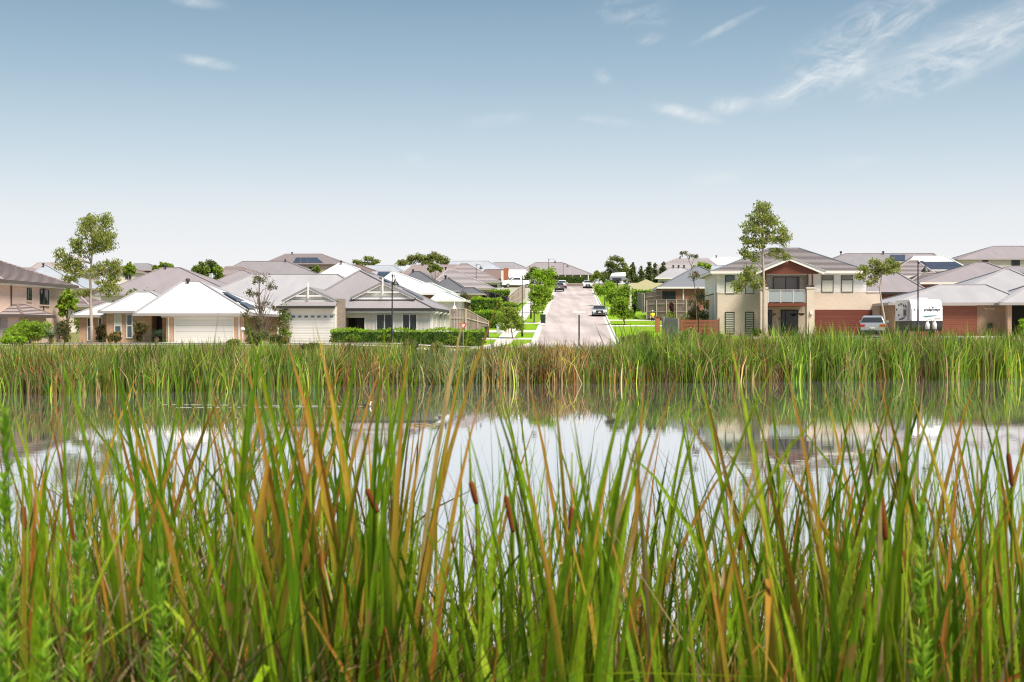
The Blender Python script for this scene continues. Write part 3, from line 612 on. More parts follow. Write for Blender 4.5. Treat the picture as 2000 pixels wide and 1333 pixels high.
def house_cream():
    D = 123; h = HS('cream_house', 'two-storey cream house with cedar gable above a glass balcony and red-brown garage door', 1545, D); r = h.root
    ov = .5; d = 13
    ze = h.Z(530.5); x0, x1 = h.X(1391), h.X(1697); zr = h.Z(486, 6.5)
    P = (h.X(1503, 6.5), 6.5, zr); Q = (h.X(1560, 6.5), 6.5, zr)
    rf = hip(r, x0, x1, 0, d, ze, P, Q, R['tile'], CREAM, 19, cap=R['steel'])
    zs = h.Z(571)          # top of the brick storey
    wy = ov; xl, xr = h.X(1402, wy), h.X(1690, wy)
    bx('upper_wall', CREAMSIDE, r, xl, h.X(1496, wy), wy, d - ov, zs, ze - .012); bx('upper_wall', CREAMSIDE, r, h.X(1579, wy), xr, wy, d - ov, zs, ze - .012)
    bx('upper_wall', CREAMSIDE, r, h.X(1496, wy), h.X(1579, wy), wy + 1.1, d - ov - .01, zs - .5, ze - .013)
    bx('string_course', CREAM, r, xl - .04, h.X(1497, wy), wy - .06, wy + .3, zs - .1, zs - .012)
    bx('lower_wall', BRK_CREAM, r, xl, h.X(1488, wy), wy - .02, d - ov + .01, -1.5, zs - .11); bx('lower_wall', BRK_CREAM, r, h.X(1590, wy), h.X(1717, wy), wy - .02, d - ov + .01, -1.5, zs - .014)
    bx('lower_wall', BRK_CREAM, r, h.X(1488, wy), h.X(1590, wy), wy + .6, d - ov - .02, -1.5, zs - .6)
    bx('parapet_cap', CREAM, r, xr + .01, h.X(1719, wy), wy - .08, d - ov, zs - .013, zs + .07)
    bx('soffit_board', WHITE, r, x0 + .05, x1 - .05, .05, wy - .01, ze - .3, ze - .2)
    # left-hand side wall (seen obliquely)
    bx('side_panel', WHITE, r, xl - .06, xl - .004, wy + 1.2, wy + 2.4, -1, ze - .4); bx('corner_board', CREAM, r, xl - .05, xl + .25, wy - .045, wy - .021, zs + .02, ze - .3)
    for a, b in ((1417, 1435), (1456, 1473)):
        window(r, h.X(a, wy), h.X(b, wy), h.Z(574), h.Z(537.5), wy, DARK, rail=.67, lower=BLIND, gm=GLASSB)
        w = window(r, h.X(a, wy), h.X(b, wy), h.Z(652), h.Z(609.5), wy - .02, DARK, gm=mat('blind_grey', (.20, .19, .17), .7, .1))
        z0, z1 = h.Z(652), h.Z(609.5)
        for k in range(9): bx('blind_slat', BLIND, w, h.X(a, wy) + .06, h.X(b, wy) - .06, wy - .063, wy - .057, z0 + (z1 - z0) * (k + .35) / 9.3, z0 + (z1 - z0) * (k + .7) / 9.3)
    for a, b in ((1604, 1627), (1642, 1665)):
        window(r, h.X(a, wy), h.X(b, wy), h.Z(571.2), h.Z(536), wy, DARK, rail=.68, lower=BLIND, gm=mat('blind_grey', (.20, .19, .17), .7, .1))
    garage(r, h.X(1593, wy), h.X(1700, wy), -.1, h.Z(607), wy - .02, DOORRED, 5)
    # gable and balcony
    gy = -1.6
    g = gablet(r, h.X(1484, gy), h.X(1600, gy), h.Z(533.5, gy), h.X(1541, gy), h.Z(509.5, gy), gy, 5.6, R['tile'], CEDAR, WHITE, ov=.35, finial=False, bw=.26)
    bx('cedar_beam', CEDAR, g, h.X(1486, gy), h.X(1598, gy), gy - .02, gy + .16, h.Z(535.5, gy), h.Z(533, gy) + .02)
    for a, b, n in ((1576, 1591, 0), (1486, 1500, 1)):
        p = bx('brick_pillar', BRK_CREAM, r, h.X(a, gy), h.X(b, gy), gy + .1, gy + .85, -1.5, h.Z(564, gy))
        bx('pillar_cap', CREAM, p, h.X(a, gy) - .05, h.X(b, gy) + .05, gy + .05, gy + .9, h.Z(564, gy) + .002, h.Z(563, gy) + .06)
        for q in ((a + 1.5, a + 4.2), (b - 4.4, b - 1.7)):
            bx('cedar_post', CEDAR, p, h.X(q[0], gy), h.X(q[1], gy), gy + .35, gy + .5, h.Z(563, gy) + .062, h.Z(535.6, gy)); bx('post_shoe', BROWNF, p, h.X(q[0], gy) - .09, h.X(q[1], gy) + .09, gy + .28, gy + .57, h.Z(561.5, gy), h.Z(557, gy))
    bl = bx('balcony', CEDAR, r, h.X(1501, gy), h.X(1575.5, gy), gy + .15, wy + 1.09, h.Z(598.5, gy), h.Z(592, gy)); zb = h.Z(592, gy)
    xs = [1501.5, 1526, 1550, 1573]
    for a, b in zip(xs, xs[1:]): bx('glass_panel', mat('balustrade_glass', (.30, .33, .35), .12, .03, 1, spec=.8), bl, h.X(a, gy) + .05, h.X(b, gy) - .05, gy + .25, gy + .265, zb + .08, zb + 1.0)
    for a in xs: bx('balustrade_post', WHITE, bl, h.X(a, gy) - .03, h.X(a, gy) + .03, gy + .22, gy + .29, zb + .002, zb + 1.08)
    bx('handrail', WHITE, bl, h.X(1501.5, gy), h.X(1573, gy), gy + .2, gy + .31, zb + 1.081, zb + 1.13)
    window(r, h.X(1513, wy), h.X(1565, wy), zb + .02, zb + 2.35, wy + 1.1, DARK, split=[.48, .93], gm=mat('curtained_glass', (.24, .21, .23), .2, .2, 2, spec=.6), name='balcony_door')
    bx('curtain_panel', mat('sheer_curtain', (.42, .38, .38), .6, .1, 6, stretch=(6, 1, 1)), r, h.X(1515, wy), h.X(1537, wy), wy + 1.05, wy + 1.062, zb + .1, zb + 2.25)
    # entry
    window(r, h.X(1500.5, wy), h.X(1509.5, wy), .1, 2.35, wy + .6, DARK, t=.06)
    dr = window(r, h.X(1527, wy), h.X(1561, wy), 0, 2.35, wy + .6, DARK, split=[.27], rail=.42, gm=GLASS, name='front_door', t=.09)
    MB().box(h.X(1584, gy) - .1, h.X(1584, gy) + .1, gy - .06, gy + .09, 1.95, 2.2).build('wall_lamp', WHITE, r)
    bx('wall_lamp', BROWNF, r, h.X(1524, wy) - .04, h.X(1524, wy) + .04, wy + .5, wy + .59, 1.5, 1.66)
    # chair on the balcony
    wp = lambda x, y, z: Matrix.Rotation(-TH, 4, 'Z') @ Vector((x, y, z)) + Vector((h.X0, h.D, h.Z0))
    ch = empty('balcony_chair', wp(h.X(1514, gy), gy + 1.0, zb), 'dark grey cushioned armchair on the glass-fronted balcony', 'chair')
    cm = mat('wicker', (.12, .11, .115), .7, .2, 20); cu = mat('cushion', (.30, .29, .31), .9, .1)
    bx('seat', cu, ch, -.38, .38, -.38, .3, .3, .46, bevel=.04); bx('backrest', cm, ch, -.4, .4, .3, .42, .25, 1.0, bevel=.04)
    for s in (-1, 1): bx('armrest', cm, ch, s * .45 - .06, s * .45 + .06, -.38, .4, .45, .62, bevel=.02)
    for sx in (-1, 1):
        for sy in (-.33, .33): bx('leg', cm, ch, sx * .36 - .03, sx * .36 + .03, sy - .03, sy + .03, 0, .3)
    # hanging baskets by the entry
    for px, lb in ((1512, 'brown hanging basket with trailing leaves beside the narrow entry window'), (1567, 'brown hanging basket with trailing leaves beside the cream brick pillar')):
        b = empty('hanging_basket', wp(h.X(px, gy), gy + .5, h.Z(612, gy)), lb, 'basket')
        MB().lathe([(.05, -.22), (.2, -.16), (.3, 0)], 10).build('bowl', BROWNF, b); MB().bar((0, 0, 0), (0, 0, h.Z(598.5, gy) - h.Z(612, gy)), .015).build('chain', DARK, b)
    return h
HC = house_cream()

def house_right():
    D = 117; h = HS('pale_roofed_house', 'single-storey brown brick house with pale metal roof behind the white caravan', 1870, D, gz=2.45); r = h.root
    ov = .5
    ze = h.Z(592); x0, x1 = h.X(1738), h.X(2010); zr = h.Z(557, 5)
    rf = hip(r, x0, x1, 0, 11, ze, (h.X(1838, 5), 5, zr), (h.X(1925, 5), 5, zr), R['pale'], GREYF, cap=R['pale'])
    bz = h.Z(579, 3.5); br = h.Z(527, 11)
    hip(r, h.X(1846, 3.5), h.X(2085, 3.5), 3.5, 18, bz, (h.X(1960, 11), 11, br), (h.X(1970, 11), 11, br), R['pale'], GREYF, cap=R['pale'], name='main_roof')
    cz = h.Z(592, -1.3)
    hip(r, h.X(1953, -1.3), h.X(2120, -1.3), -1.3, 8, cz, (h.X(2012, 3), 3.2, h.Z(556, 3)), (h.X(2060, 3), 3.2, h.Z(556, 3)), R['pale'], GREYF, cap=R['pale'], name='porch_roof')
    wy = ov
    bx('wall', BRK_BROWN, r, x0 + ov, h.X(1975, wy), wy, 10.4, -1.5, ze - .012); bx('main_wall', BRK_BROWN, r, h.X(1856, 3.5), h.X(2080, 3.5), 4, 17.5, -1.5, bz - .012)
    bx('entry_back', VOID, r, h.X(1975, wy), h.X(2020, wy), 2.2, 2.3, -1, ze - .02); bx('porch_pier', BRK_TAN, r, h.X(1968, -1), h.X(1976, -1), -.8, -.2, -1.5, cz - .02); bx('porch_pier', BRK_TAN, r, h.X(2040, -1), h.X(2050, -1), -.8, -.2, -1.5, cz - .02)
    bx('door_head', CREAM, r, h.X(1786, wy), h.X(1907, wy), wy - .05, wy - .003, h.Z(598.5), h.Z(595.5)); garage(r, h.X(1791, wy), h.X(1906, wy), -.1, h.Z(599.5), wy, DOORORG, 5)
    pipe(r, h.X(1964, wy), wy, -.5, ze - .15, GREYF)
    mb = MB(); rr = random.Random(5); x = h.X(1921, wy); pts = []      # metal script lettering, too small in the photo to read
    for k in range(22): pts.append((x + k * .042, wy - .03, h.Z(604) + .05 * math.sin(k * 1.7) + .03 * rr.random()))
    mb.tube(pts, .018, 5).build('script_house_name', CREAM, r)
    bx('wall_tap_box', DARK, r, h.X(1928, wy), h.X(1936, wy), wy - .2, wy - .003, h.Z(642), h.Z(632))
    return h
house_right()

def houses_behind():
    G = generic
    # left of the street
    G('blue_roofed_house', 'house with pale blue metal hip roof behind the gum tree', 28, 168, 200, 14, 563, 84, 92, 519.5, 'paleblue', CREAM, fm=GREYF, vents=(.3,))
    G('grey_tiled_house', 'house with mid-grey tiled roof showing over the brick house', -20, 112, 222, 14, 546, 33, 62, 523, 'tile', CREAM, 12)
    G('pink_roofed_house', 'far house with pinkish ridge above the pale blue roof', 45, 160, 292, 13, 533, 73, 125, 514, 'pink', CREAM)
    h = G('cream_cottage', 'small house with orange tiled lower roof between brick house and gum tree', 98, 175, 150, 9, 597, 112, 150, 573, 'pink', CREAM, 10)
    G('grey_roofed_house', 'large house with smooth grey hip roof behind the white roof', 186, 462, 178, 16, 575, 318, 352, 523.5, 'lilac', CREAM, vents=(.2,))
    G('distant_house', 'tiny distant house with dark roof among round green trees', 240, 312, 345, 12, 528, 262, 290, 515.5, 'midgrey', BRK_RED)
    G('distant_house', 'tiny distant house with brown roof beside the dark conifers', 205, 262, 330, 12, 531, 225, 245, 520, 'brown', CREAM)
    G('charcoal_roofed_house', 'house with broad charcoal hip roof beside the solar-panelled two-storey house', 422, 627, 265, 15, 538, 473, 560, 511, 'midgrey', WHITE, vents=(.98,))
    G('rose_tiled_house', 'small house with rose-brown tiled roof by the dark conifers', 418, 515, 232, 11, 541, 440, 472, 521, 'pink', CREAM, 9)
    h = G('light_grey_roofed_house', 'house with light grey pyramid roof and one solar strip', 405, 532, 208, 13, 557, 466, 478, 529, 'lilac', CREAM)
    G('silver_roofed_house', 'long house with silver-grey metal roof filling the gap behind the flat-garage gable', 333, 765, 140, 15.6, 601, 493, 660, 536.5, 'pale', CREAM, wins=3)
    h = G('white_pyramid_house', 'house with bright white pyramid roof edged by a dark solar strip', 588, 772, 205, 14, 557, 663, 673, 514.5, 'white', WHITE, vents=(.4,))
    solar(h.rf, (h.x1, 0, h.ze), (h.x1, h.depth, h.ze), h.Q, h.Q, .1, .5, .4, .7, 5, 1, .2)
    G('solar_two_storey_house', 'tall two-storey house with lilac tiled roof and a row of solar panels on the skyline', 508, 680, 285, 13, 517, 557, 628, 496.5, 'tilelil', BRK_PINK, 14, fm=BROWNF, wins=4, sol=(.36, .74, .1, .62, 4, 1), vents=(.2,))
    G('brown_roofed_house', 'far house with low brown hip roof beneath the small umbrella-shaped trees', 655, 745, 300, 12, 534, 686, 702, 518, 'brown', CREAM)
    G('flat_grey_house', 'far house with long flat-looking grey roof between two clumps of trees', 702, 785, 325, 11, 531, 716, 768, 519, 'paleblue', CREAM)
    G('panelled_house', 'house with pale roof carrying a block of solar panels behind the lamp post', 712, 795, 232, 11, 547, 730, 766, 530.5, 'pale', CREAM, sol=(.25, .8, .2, .9, 3, 2))
    G('white_sheet_house', 'house with plain white metal roof sloping behind the lamp post', 730, 845, 196, 12, 560, 766, 774, 532, 'white', WHITE)
    h = G('pale_green_roofed_house', 'house with pale green metal roof just above the paling fence', 765, 884, 158, 9, 573, 788, 842, 553.5, 'green', CREAM, ov=.6, fm=WHITE)
    bx('maroon_band', BRK_RED, h.root, h.x0 + .5, h.x1 - .5, .45, .58, h.ze - .75, h.ze - .25)
    h = G('garden_room', 'low pale-roofed garden room with grey cladding beside the red-leafed shrub', 842, 908, 153, 7, 586, 858, 872, 571, 'green', BATTEN, ov=.4, fm=WHITE, wins=0)
    bx('white_post', WHITE, h.root, h.X(887), h.X(889), .25, .34, -1, h.ze - .2); MB().lathe([(.02, .9), (.06, .5), (.14, .3), (.30, .08), (.32, 0)], 8, (h.X(888), -.3, h.Z(605))).build('hanging_lantern', WHITE, h.root)
    G('slate_house', 'house with dark slate-grey hip roof in front of the round green tree', 782, 862, 205, 13, 558, 806, 820, 531, 'dark', CREAM, vents=(.1,))
    G('small_slate_house', 'small dark slate roof in front of the ribbed tiled roof', 838, 912, 190, 10, 568, 872, 876, 543.5, 'dark', BRK_RED, vents=(-.3,))
    G('slate_porch', 'low dark slate porch roof beside the red-leafed shrub', 895, 945, 186, 6, 574, 908, 926, 563, 'dark', BRK_TAN, wins=1)
    G('ribbed_tile_house', 'house with steel-grey ribbed tile hip roof above the dark garden fence', 834, 966, 215, 15, 564, 875, 885, 526.5, 'tile', BRK_PINK, 16, vents=(-.4,))
    G('rose_ridge_house', 'house with long rose-brown tiled ridge below the spreading trees', 772, 915, 262, 14, 543, 808, 900, 518, 'pink', CREAM, 12, vents=(.2,))
    G('cream_walled_house', 'big house with rose tiled roof and cream end wall above the timber fence', 850, 978, 245, 15, 551, 900, 912, 515, 'tilelil', CREAM, 14, wins=3)
    G('ridge_top_house', 'far house with grey-green ridge on the skyline beside the spreading tree', 862, 990, 335, 13, 531, 882, 953, 510.5, 'paleblue', WHITE)
    h = G('chimney_house', 'house with stepped brown roofs and an orange brick chimney stack', 928, 992, 290, 11, 546, 948, 984, 527, 'brown', CREAM)
    h2 = MB().box(h.X(984.5, -1), h.X(993, -1), -1.4, -.4, -1, h.Z(524, -1)).build('chimney', brick('brick_orange', (.42, .14, .06), (.36, .11, .05), (.40, .26, .2)), h.root)
    bx('white_pier', WHITE, h.root, h.X(979, -1), h.X(984.3, -1), -1.3, -.5, -1, h.Z(529, -1))
    G('white_curved_house', 'white-roofed house behind the orange brick chimney', 985, 1045, 312, 10, 545, 996, 1024, 527, 'white', WHITE, fm=WHITE)
    G('distant_grey_house', 'distant low grey roof on the crest beside the street head house', 945, 1035, 385, 12, 526, 965, 1002, 513, 'grey', CREAM)
    h = G('street_head_house', 'wide lilac-roofed house with dark veranda facing straight down the street', 1004, 1158, 365, 16, 536.5, 1046, 1097, 513, 'lilac', mat('dark_wall', (.09, .075, .07), .8), wins=0)
    for px in (1090, 1103, 1118, 1133, 1148): bx('veranda_post', WHITE, h.root, h.X(px), h.X(px) + .25, -.1, .15, -1, h.ze - .22)
    for a, b in ((1092, 1100), (1106, 1115), (1121, 1130), (1136, 1146)): window(h.root, h.X(a), h.X(b), .6, h.ze - .6, .45, WHITE)
    # right of the street
    h = G('dark_blue_roofed_house', 'house with dark blue-grey roof and red-brown brick walls behind the twiggy tree', 1286, 1448, 172, 13, 561, 1360, 1368, 521.5, 'steel', BRK_RED, 0, fm=WHITE, wins=3)
    bx('window_bay_trim', WHITE, h.root, h.X(1334), h.X(1336.5), .3, .44, h.ze - 2.4, h.ze - .2)
    G('pale_metal_house', 'house with pale metal roof beside the conifer row', 1281, 1362, 225, 12, 543, 1312, 1338, 523, 'pale', CREAM, fm=WHITE, vents=(.1, .5, .9))
    G('hilltop_grey_house', 'far house with long mottled grey roof above the pale metal roof', 1268, 1412, 305, 14, 527, 1322, 1382, 505, 'tile', CREAM, 10, vents=(.1, .4))
    G('white_hilltop_house', 'far white house with white roof behind the cream two-storey house', 1372, 1470, 312, 12, 521, 1394, 1440, 502.5, 'white', WHITE, fm=WHITE, vents=(.1,))
    G('small_white_house', 'low white roof between the bright green tree and cream house', 1378, 1440, 235, 9, 533, 1392, 1425, 519, 'paleblue', WHITE)
    G('long_roofed_house', 'two-storey house with very long dark grey roof and panels behind the cream house', 1590, 1850, 215, 16, 523, 1652, 1822, 496, 'midgrey', BRK_TAN, sol=(.52, .68, .45, .9, 3, 1), vents=(-.06, .42), storey=2)
    G('white_solar_house', 'two-storey house with white roof covered by a grid of solar panels', 1765, 1897, 190, 14, 529, 1786, 1846, 501, 'white', CREAM, sol=(.2, .97, .06, .58, 8, 2), storey=2)
    G('tiled_two_storey_house', 'house with lilac tiled roof and cream eaves behind the lamp post', 1732, 1834, 172, 12, 540, 1776, 1788, 509, 'tilelil', CREAM, 12, fm=CREAM)
    G('low_tiled_roof_house', 'low lilac tiled roof wing beside the pergola', 1775, 1845, 158, 8, 553, 1800, 1822, 536, 'tilelil', CREAM, 9)
    G('plum_roofed_house', 'house with plum-brown peaked roof above the pale metal roof', 1800, 2030, 150, 16, 552, 1908, 1925, 513.5, 'lilac', BRK_RED, fm=CREAM)
    h = G('corner_two_storey_house', 'tall two-storey cream house with lilac hip roof towering above the plum-brown roof', 1872, 2080, 250, 14, 506, 1940, 1994, 481.5, 'lilac', CREAM, fm=GREYF, wins=0)
    for a, b in ((1921, 1932), (1977, 1993)): window(h.root, h.X(a), h.X(b), h.Z(519), h.Z(507.5), .45, DARK, split=[.5])
    G('mauve_roofed_house', 'house with smooth mauve-grey roof between cream house and caravan', 1632, 1816, 142, 13, 571.5, 1690, 1752, 533, 'lilac', BRK_RED, fm=DARK, wins=2)
    G('edge_house', 'low plum roof partly hidden by the pale metal roof', 1940, 2070, 168, 12, 531, 1975, 2040, 521, 'lilac', CREAM)
    # pergola between cream house and caravan
    X0 = wx(1752, 134); p = empty('pergola', (X0, 134, ground(X0, 134)), 'dark timber pergola with crossing beams beside the cream house', 'pergola')
    for x in (-1.5, .3, 2.0):
        for y in (0, 4): bx('post', BROWNF, p, x - .06, x + .06, y - .06, y + .06, -.5, 2.9)
    for y in (0, 4): bx('beam', CREAM, p, -1.8, 2.3, y - .05, y + .05, 2.9, 3.08)
    for k in range(7): bx('rafter', BROWNF, p, -1.7 + k * .62, -1.62 + k * .62, -.4, 4.4, 3.09, 3.22)
    # cream garden wall right of the street
    X0 = wx(1262, 200); cw = empty('garden_wall', (X0, 200, ground(X0, 200)), 'pale yellow rendered garden wall with little peaked centre below the conifers', 'wall')
    cm = mat('yellow_render', (.60, .53, .33), .8, .06)
    a, b = wx(1232, 200) - X0, wx(1294, 200) - X0; zt = wz(553, 200) - ground(X0, 200)
    bx('wall_face', cm, cw, a, b, 0, .3, -.5, zt); MB().hexa([(-1.2, 0, zt), (1.2, 0, zt), (.05, 0, zt + .5), (-.05, 0, zt + .5)], [(-1.2, .3, zt), (1.2, .3, zt), (.05, .3, zt + .5), (-.05, .3, zt + .5)]).build('peak', cm, cw)
    bx('end_pier', CREAM, cw, a - .3, a - .01, -.05, 6, -.5, zt - .1)
houses_behind()
# ------------------------------------------------------------------ foliage
RNG = np.random.default_rng(11)
FOL = leaf_mat('foliage', .5); BARK = mat('bark_pale', (.42, .34, .28), .85, .25, 4, bump=.4); BARKD = mat('bark_dark', (.16, .11, .08), .9, .3, 4, bump=.4)
def leaf_arrays(cen, rad, n, size, pal, shell=.55, droop=0.0, asp=2.2, rng=None, flat=0.0):
    """n leaf-sized rhombs in each ellipsoid (cen, rad); returns verts, faces, colours"""
    rng = rng or RNG; cen = np.repeat(np.asarray(cen, float), n, 0); rad = np.repeat(np.asarray(rad, float), n, 0); N = len(cen)
    d = rng.normal(size=(N, 3)); d /= np.linalg.norm(d, axis=1, keepdims=True); rr = shell + (1 - shell) * rng.random((N, 1)) ** .7
    rr = np.where(rng.random((N, 1)) < .25, rng.random((N, 1)), rr); p = cen + d * rr * rad
    a = rng.normal(size=(N, 3)); a[:, 2] -= droop * 2.0; a /= np.linalg.norm(a, axis=1, keepdims=True)
    b = np.cross(a, rng.normal(size=(N, 3)) + d * 1.2); b /= np.linalg.norm(b, axis=1, keepdims=True) + 1e-9
    s = size * (.6 + .8 * rng.random((N, 1))); a = a * s; b = b * s / asp
    V = np.stack([p - a, p + b - a * .1, p + a, p - b - a * .1], 1).reshape(-1, 3)
    Fc = np.arange(N * 4).reshape(-1, 4); pal = np.asarray(pal, float)
    c = pal[rng.integers(0, len(pal), N)] * (.75 + .5 * rng.random((N, 1))); return V, Fc, np.repeat(c, 4, 0)
def foliage(name, cen, rad, n, size, pal, parent, **k):
    V, Fc, c = leaf_arrays(cen, rad, n, size, pal, **k); return np_mesh(name, V, [Fc], FOL, c, parent)
P_GUM = [(.27, .33, .07), (.33, .39, .085), (.22, .28, .07), (.37, .40, .11), (.35, .31, .12)]
P_BRIGHT = [(.21, .33, .035), (.26, .40, .045), (.15, .25, .03), (.32, .42, .06), (.36, .40, .08)]
P_LIME = [(.29, .46, .035), (.36, .52, .05), (.22, .37, .03)]
P_DARK = [(.09, .125, .045), (.12, .16, .05), (.075, .105, .04), (.14, .165, .065)]
P_OLIVE = [(.17, .19, .07), (.21, .22, .09), (.14, .155, .06)]
P_HEDGE = [(.075, .15, .02), (.11, .20, .022), (.055, .115, .018), (.14, .20, .04)]
P_RUST = [(.15, .14, .05), (.12, .13, .04), (.20, .11, .05), (.09, .12, .04), (.22, .17, .07)]
def tree(name, label, D, blobs, trunk, pal=P_BRIGHT, leaf=.16, per=70, dens=1.0, clump=.55, tr=.14, bark=None, group=None, droop=0.0, cat='tree', seed=1, flat=.8, limbs=True, twigs=0, grow=1.0):
    """blobs: crown ellipses in photo pixels (cx, cy, rx, ry); trunk: pixel polyline from the ground up"""
    rng = np.random.default_rng(seed * 77 + int(D)); k = D / F
    bxp, byp = trunk[0]; X0 = wx(bxp, D); Z0 = min(ground(X0, D), wz(byp, D)); r = empty(name, (X0, D, Z0), label, cat, group, rz=0)
    L = lambda px, py, dy=0: Vector((wx(px, D) - X0, dy, wz(py, D) - Z0))
    limb, parts_ = [], []
    top = L(*trunk[-1])
    for (cx, cy, rx, ry) in blobs:
        c = L(cx, cy); a, b = rx * k * grow, ry * k * grow; dep = a * flat; cr = max(.2, min(clump * min(a, b), .8)); nn = int(7 * dens) + 2
        tot = per / 70 * 2.6 * math.pi * a * b / (leaf * leaf * .45); m_ = max(8, int(tot / nn)); bc = []; br = []
        for i in range(nn):
            d = rng.normal(size=3); d /= np.linalg.norm(d); q = rng.random() ** .45
            m = np.array([max(a - cr * .6, .05), max(dep - cr * .6, .05), max(b - cr * .6, .05)])
            p = np.array(c) + d * q * m; bc.append(p); br.append(cr * (.7 + .7 * rng.random()) * np.array([1.15, 1.15, .85])); limb.append((c, Vector(p)))
        parts_.append(leaf_arrays(bc, br, m_, leaf, pal, shell=.2, droop=droop, rng=rng))
    Vs, Fs_, Cs, o_ = [], [], [], 0
    for V, Fc, cc in parts_: Vs.append(V); Fs_.append(Fc + o_); Cs.append(cc); o_ += len(V)
    np_mesh('crown', np.concatenate(Vs), Fs_, FOL, np.concatenate(Cs), r)
    mb = MB(); pts = [Vector((0, 0, -.2))] + [L(*t, dy=(.05 * math.sin(i * 2.1))) for i, t in enumerate(trunk[1:])]
    n = len(pts); mb.tube(pts, [tr * (1.1 - .7 * i / (n - 1)) for i in range(n)], 8); mb.build('trunk', bark or BARK, r, smooth=True)
    if limbs:
        mb = MB(); done = set()
        for (cx, cy, rx, ry) in blobs:
            c = L(cx, cy); j = min(range(1, n), key=lambda i: (pts[i] - c).length + (3 if pts[i].z > c.z else 0)); s = pts[j]
            mid = s.lerp(c, .5) + Vector((rng.normal() * .1, rng.normal() * .15, .15)); mb.tube([s, mid, c], [tr * .42, tr * .28, tr * .14], 5)
        for c, p in limb[::max(1, len(limb) // (24 + twigs))]:
            m = c.lerp(p, .5) + Vector((0, 0, -.12)); mb.tube([c + (m - c) * .1, m, p], [tr * .15, tr * .1, tr * .05], 4, cap=False)
        mb.build('limbs', bark or BARK, r, smooth=True)
    return r
def hedge(name, label, x0, x1, y0, y1, z0, z1, pal=P_HEDGE, loc=None, size=.09, dens=90, group=None, parent_rot=-TH, sunlit_top_pal=None, cat='hedge', seed=3):
    """clipped hedge in local metres around loc"""
    rng = np.random.default_rng(seed); r = empty(name, loc, label, cat, group, rz=parent_rot)
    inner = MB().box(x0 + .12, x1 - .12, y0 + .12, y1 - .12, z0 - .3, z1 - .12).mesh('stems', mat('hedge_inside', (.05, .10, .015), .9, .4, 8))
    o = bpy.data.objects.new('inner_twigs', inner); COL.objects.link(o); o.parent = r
    P = []
    w, d, h = x1 - x0, y1 - y0, z1 - z0
    for ar, f in ((w * h, lambda n: np.c_[rng.uniform(x0, x1, n), np.full(n, y0), rng.uniform(z0, z1, n)]), (w * d, lambda n: np.c_[rng.uniform(x0, x1, n), rng.uniform(y0, y1, n), np.full(n, z1)]),
                  (d * h, lambda n: np.c_[np.full(n, x1), rng.uniform(y0, y1, n), rng.uniform(z0, z1, n)]), (d * h, lambda n: np.c_[np.full(n, x0), rng.uniform(y0, y1, n), rng.uniform(z0, z1, n)])):
        P.append(f(int(ar * dens) + 3))
    P = np.concatenate(P); P += rng.normal(size=P.shape) * .07; P[:, 2] += .09 * np.sin(P[:, 0] * 1.7 + seed)
    V, Fc, c = leaf_arrays(P, np.full((len(P), 3), .05), 1, size, pal, rng=rng, asp=1.6)
    if sunlit_top_pal is not None:  # sunlight on the hedge top is painted in with lighter leaves
        t = np.repeat(P[:, 2] > z1 - .16, 4); tp = np.asarray(sunlit_top_pal); c[t] = tp[rng.integers(0, len(tp), t.sum() // 4)].repeat(4, 0)
    np_mesh('foliage', V, [Fc], FOL, c, r); return r
def shrub(name, label, px, D, py_top, wpx, pal, py_base=None, leaf=.11, per=60, group=None, seed=1, cat='shrub', ncl=16, base=None):
    rng = np.random.default_rng(seed * 13 + int(px)); k = D / F; X0 = wx(px, D); Z0 = ground(X0, D) if base is None else base; r = empty(name, (X0, D, Z0), label, cat, group, rz=0)
    ht = wz(py_top, D) - Z0; w = wpx * k / 2; cr = max(.22, min(w, ht / 2) * .45); cen = []
    for i in range(ncl):
        d = rng.normal(size=3); d /= np.linalg.norm(d); q = rng.random() ** .4; cen.append((d[0] * q * max(w - cr, .05), d[1] * q * max(w - cr, .05), ht / 2 + d[2] * q * max(ht / 2 - cr * .8, .05)))
    foliage('foliage', cen, [(cr, cr, cr * .85)] * ncl, per, leaf, pal, r, rng=rng)
    mb = MB()
    for c in cen[:8]: mb.tube([(0, 0, -.1), (c[0] * .4, c[1] * .4, c[2] * .5), c], [.035, .025, .01], 5)
    mb.build('stems', BARKD, r); return r
def cycad(label, px, D, wpx, hpx, seed=1):
    rng = np.random.default_rng(seed); k = D / F; X0 = wx(px, D); Z0 = ground(X0, D); r = empty('cycad', (X0, D, Z0), label, 'cycad', rz=0)
    MB().lathe([(.16, -.1), (.2, .3), (.12, .55)], 8).build('trunk', BARKD, r)
    w, h = wpx * k / 2, hpx * k
    for i in range(22):
        a = i * 2.4 + rng.random() * .3; e = .35 + .8 * rng.random(); pts = []
        for t in np.linspace(0, 1, 6): pts.append(Vector((math.cos(a) * w * t * (1.1 - .2 * e), math.sin(a) * w * t * (1.1 - .2 * e), .5 + (h - .5) * (e * t * 1.2 - .55 * t * t))))
        mb = MB()
        for p, q in zip(pts, pts[1:]):
            for s in (0, .5):
                c = p.lerp(q, s); sd = Vector((-math.sin(a), math.cos(a), -.15)) * .22; fw = (q - p) * .35
                mb.poly([c, c + sd + fw, c + fw * .7]); mb.poly([c, c - Vector((sd.x, sd.y, -sd.z)) + fw, c + fw * .7])
        mb.build('frond', mat('cycad_leaf', (.035, .065, .025), .5, .2), r)

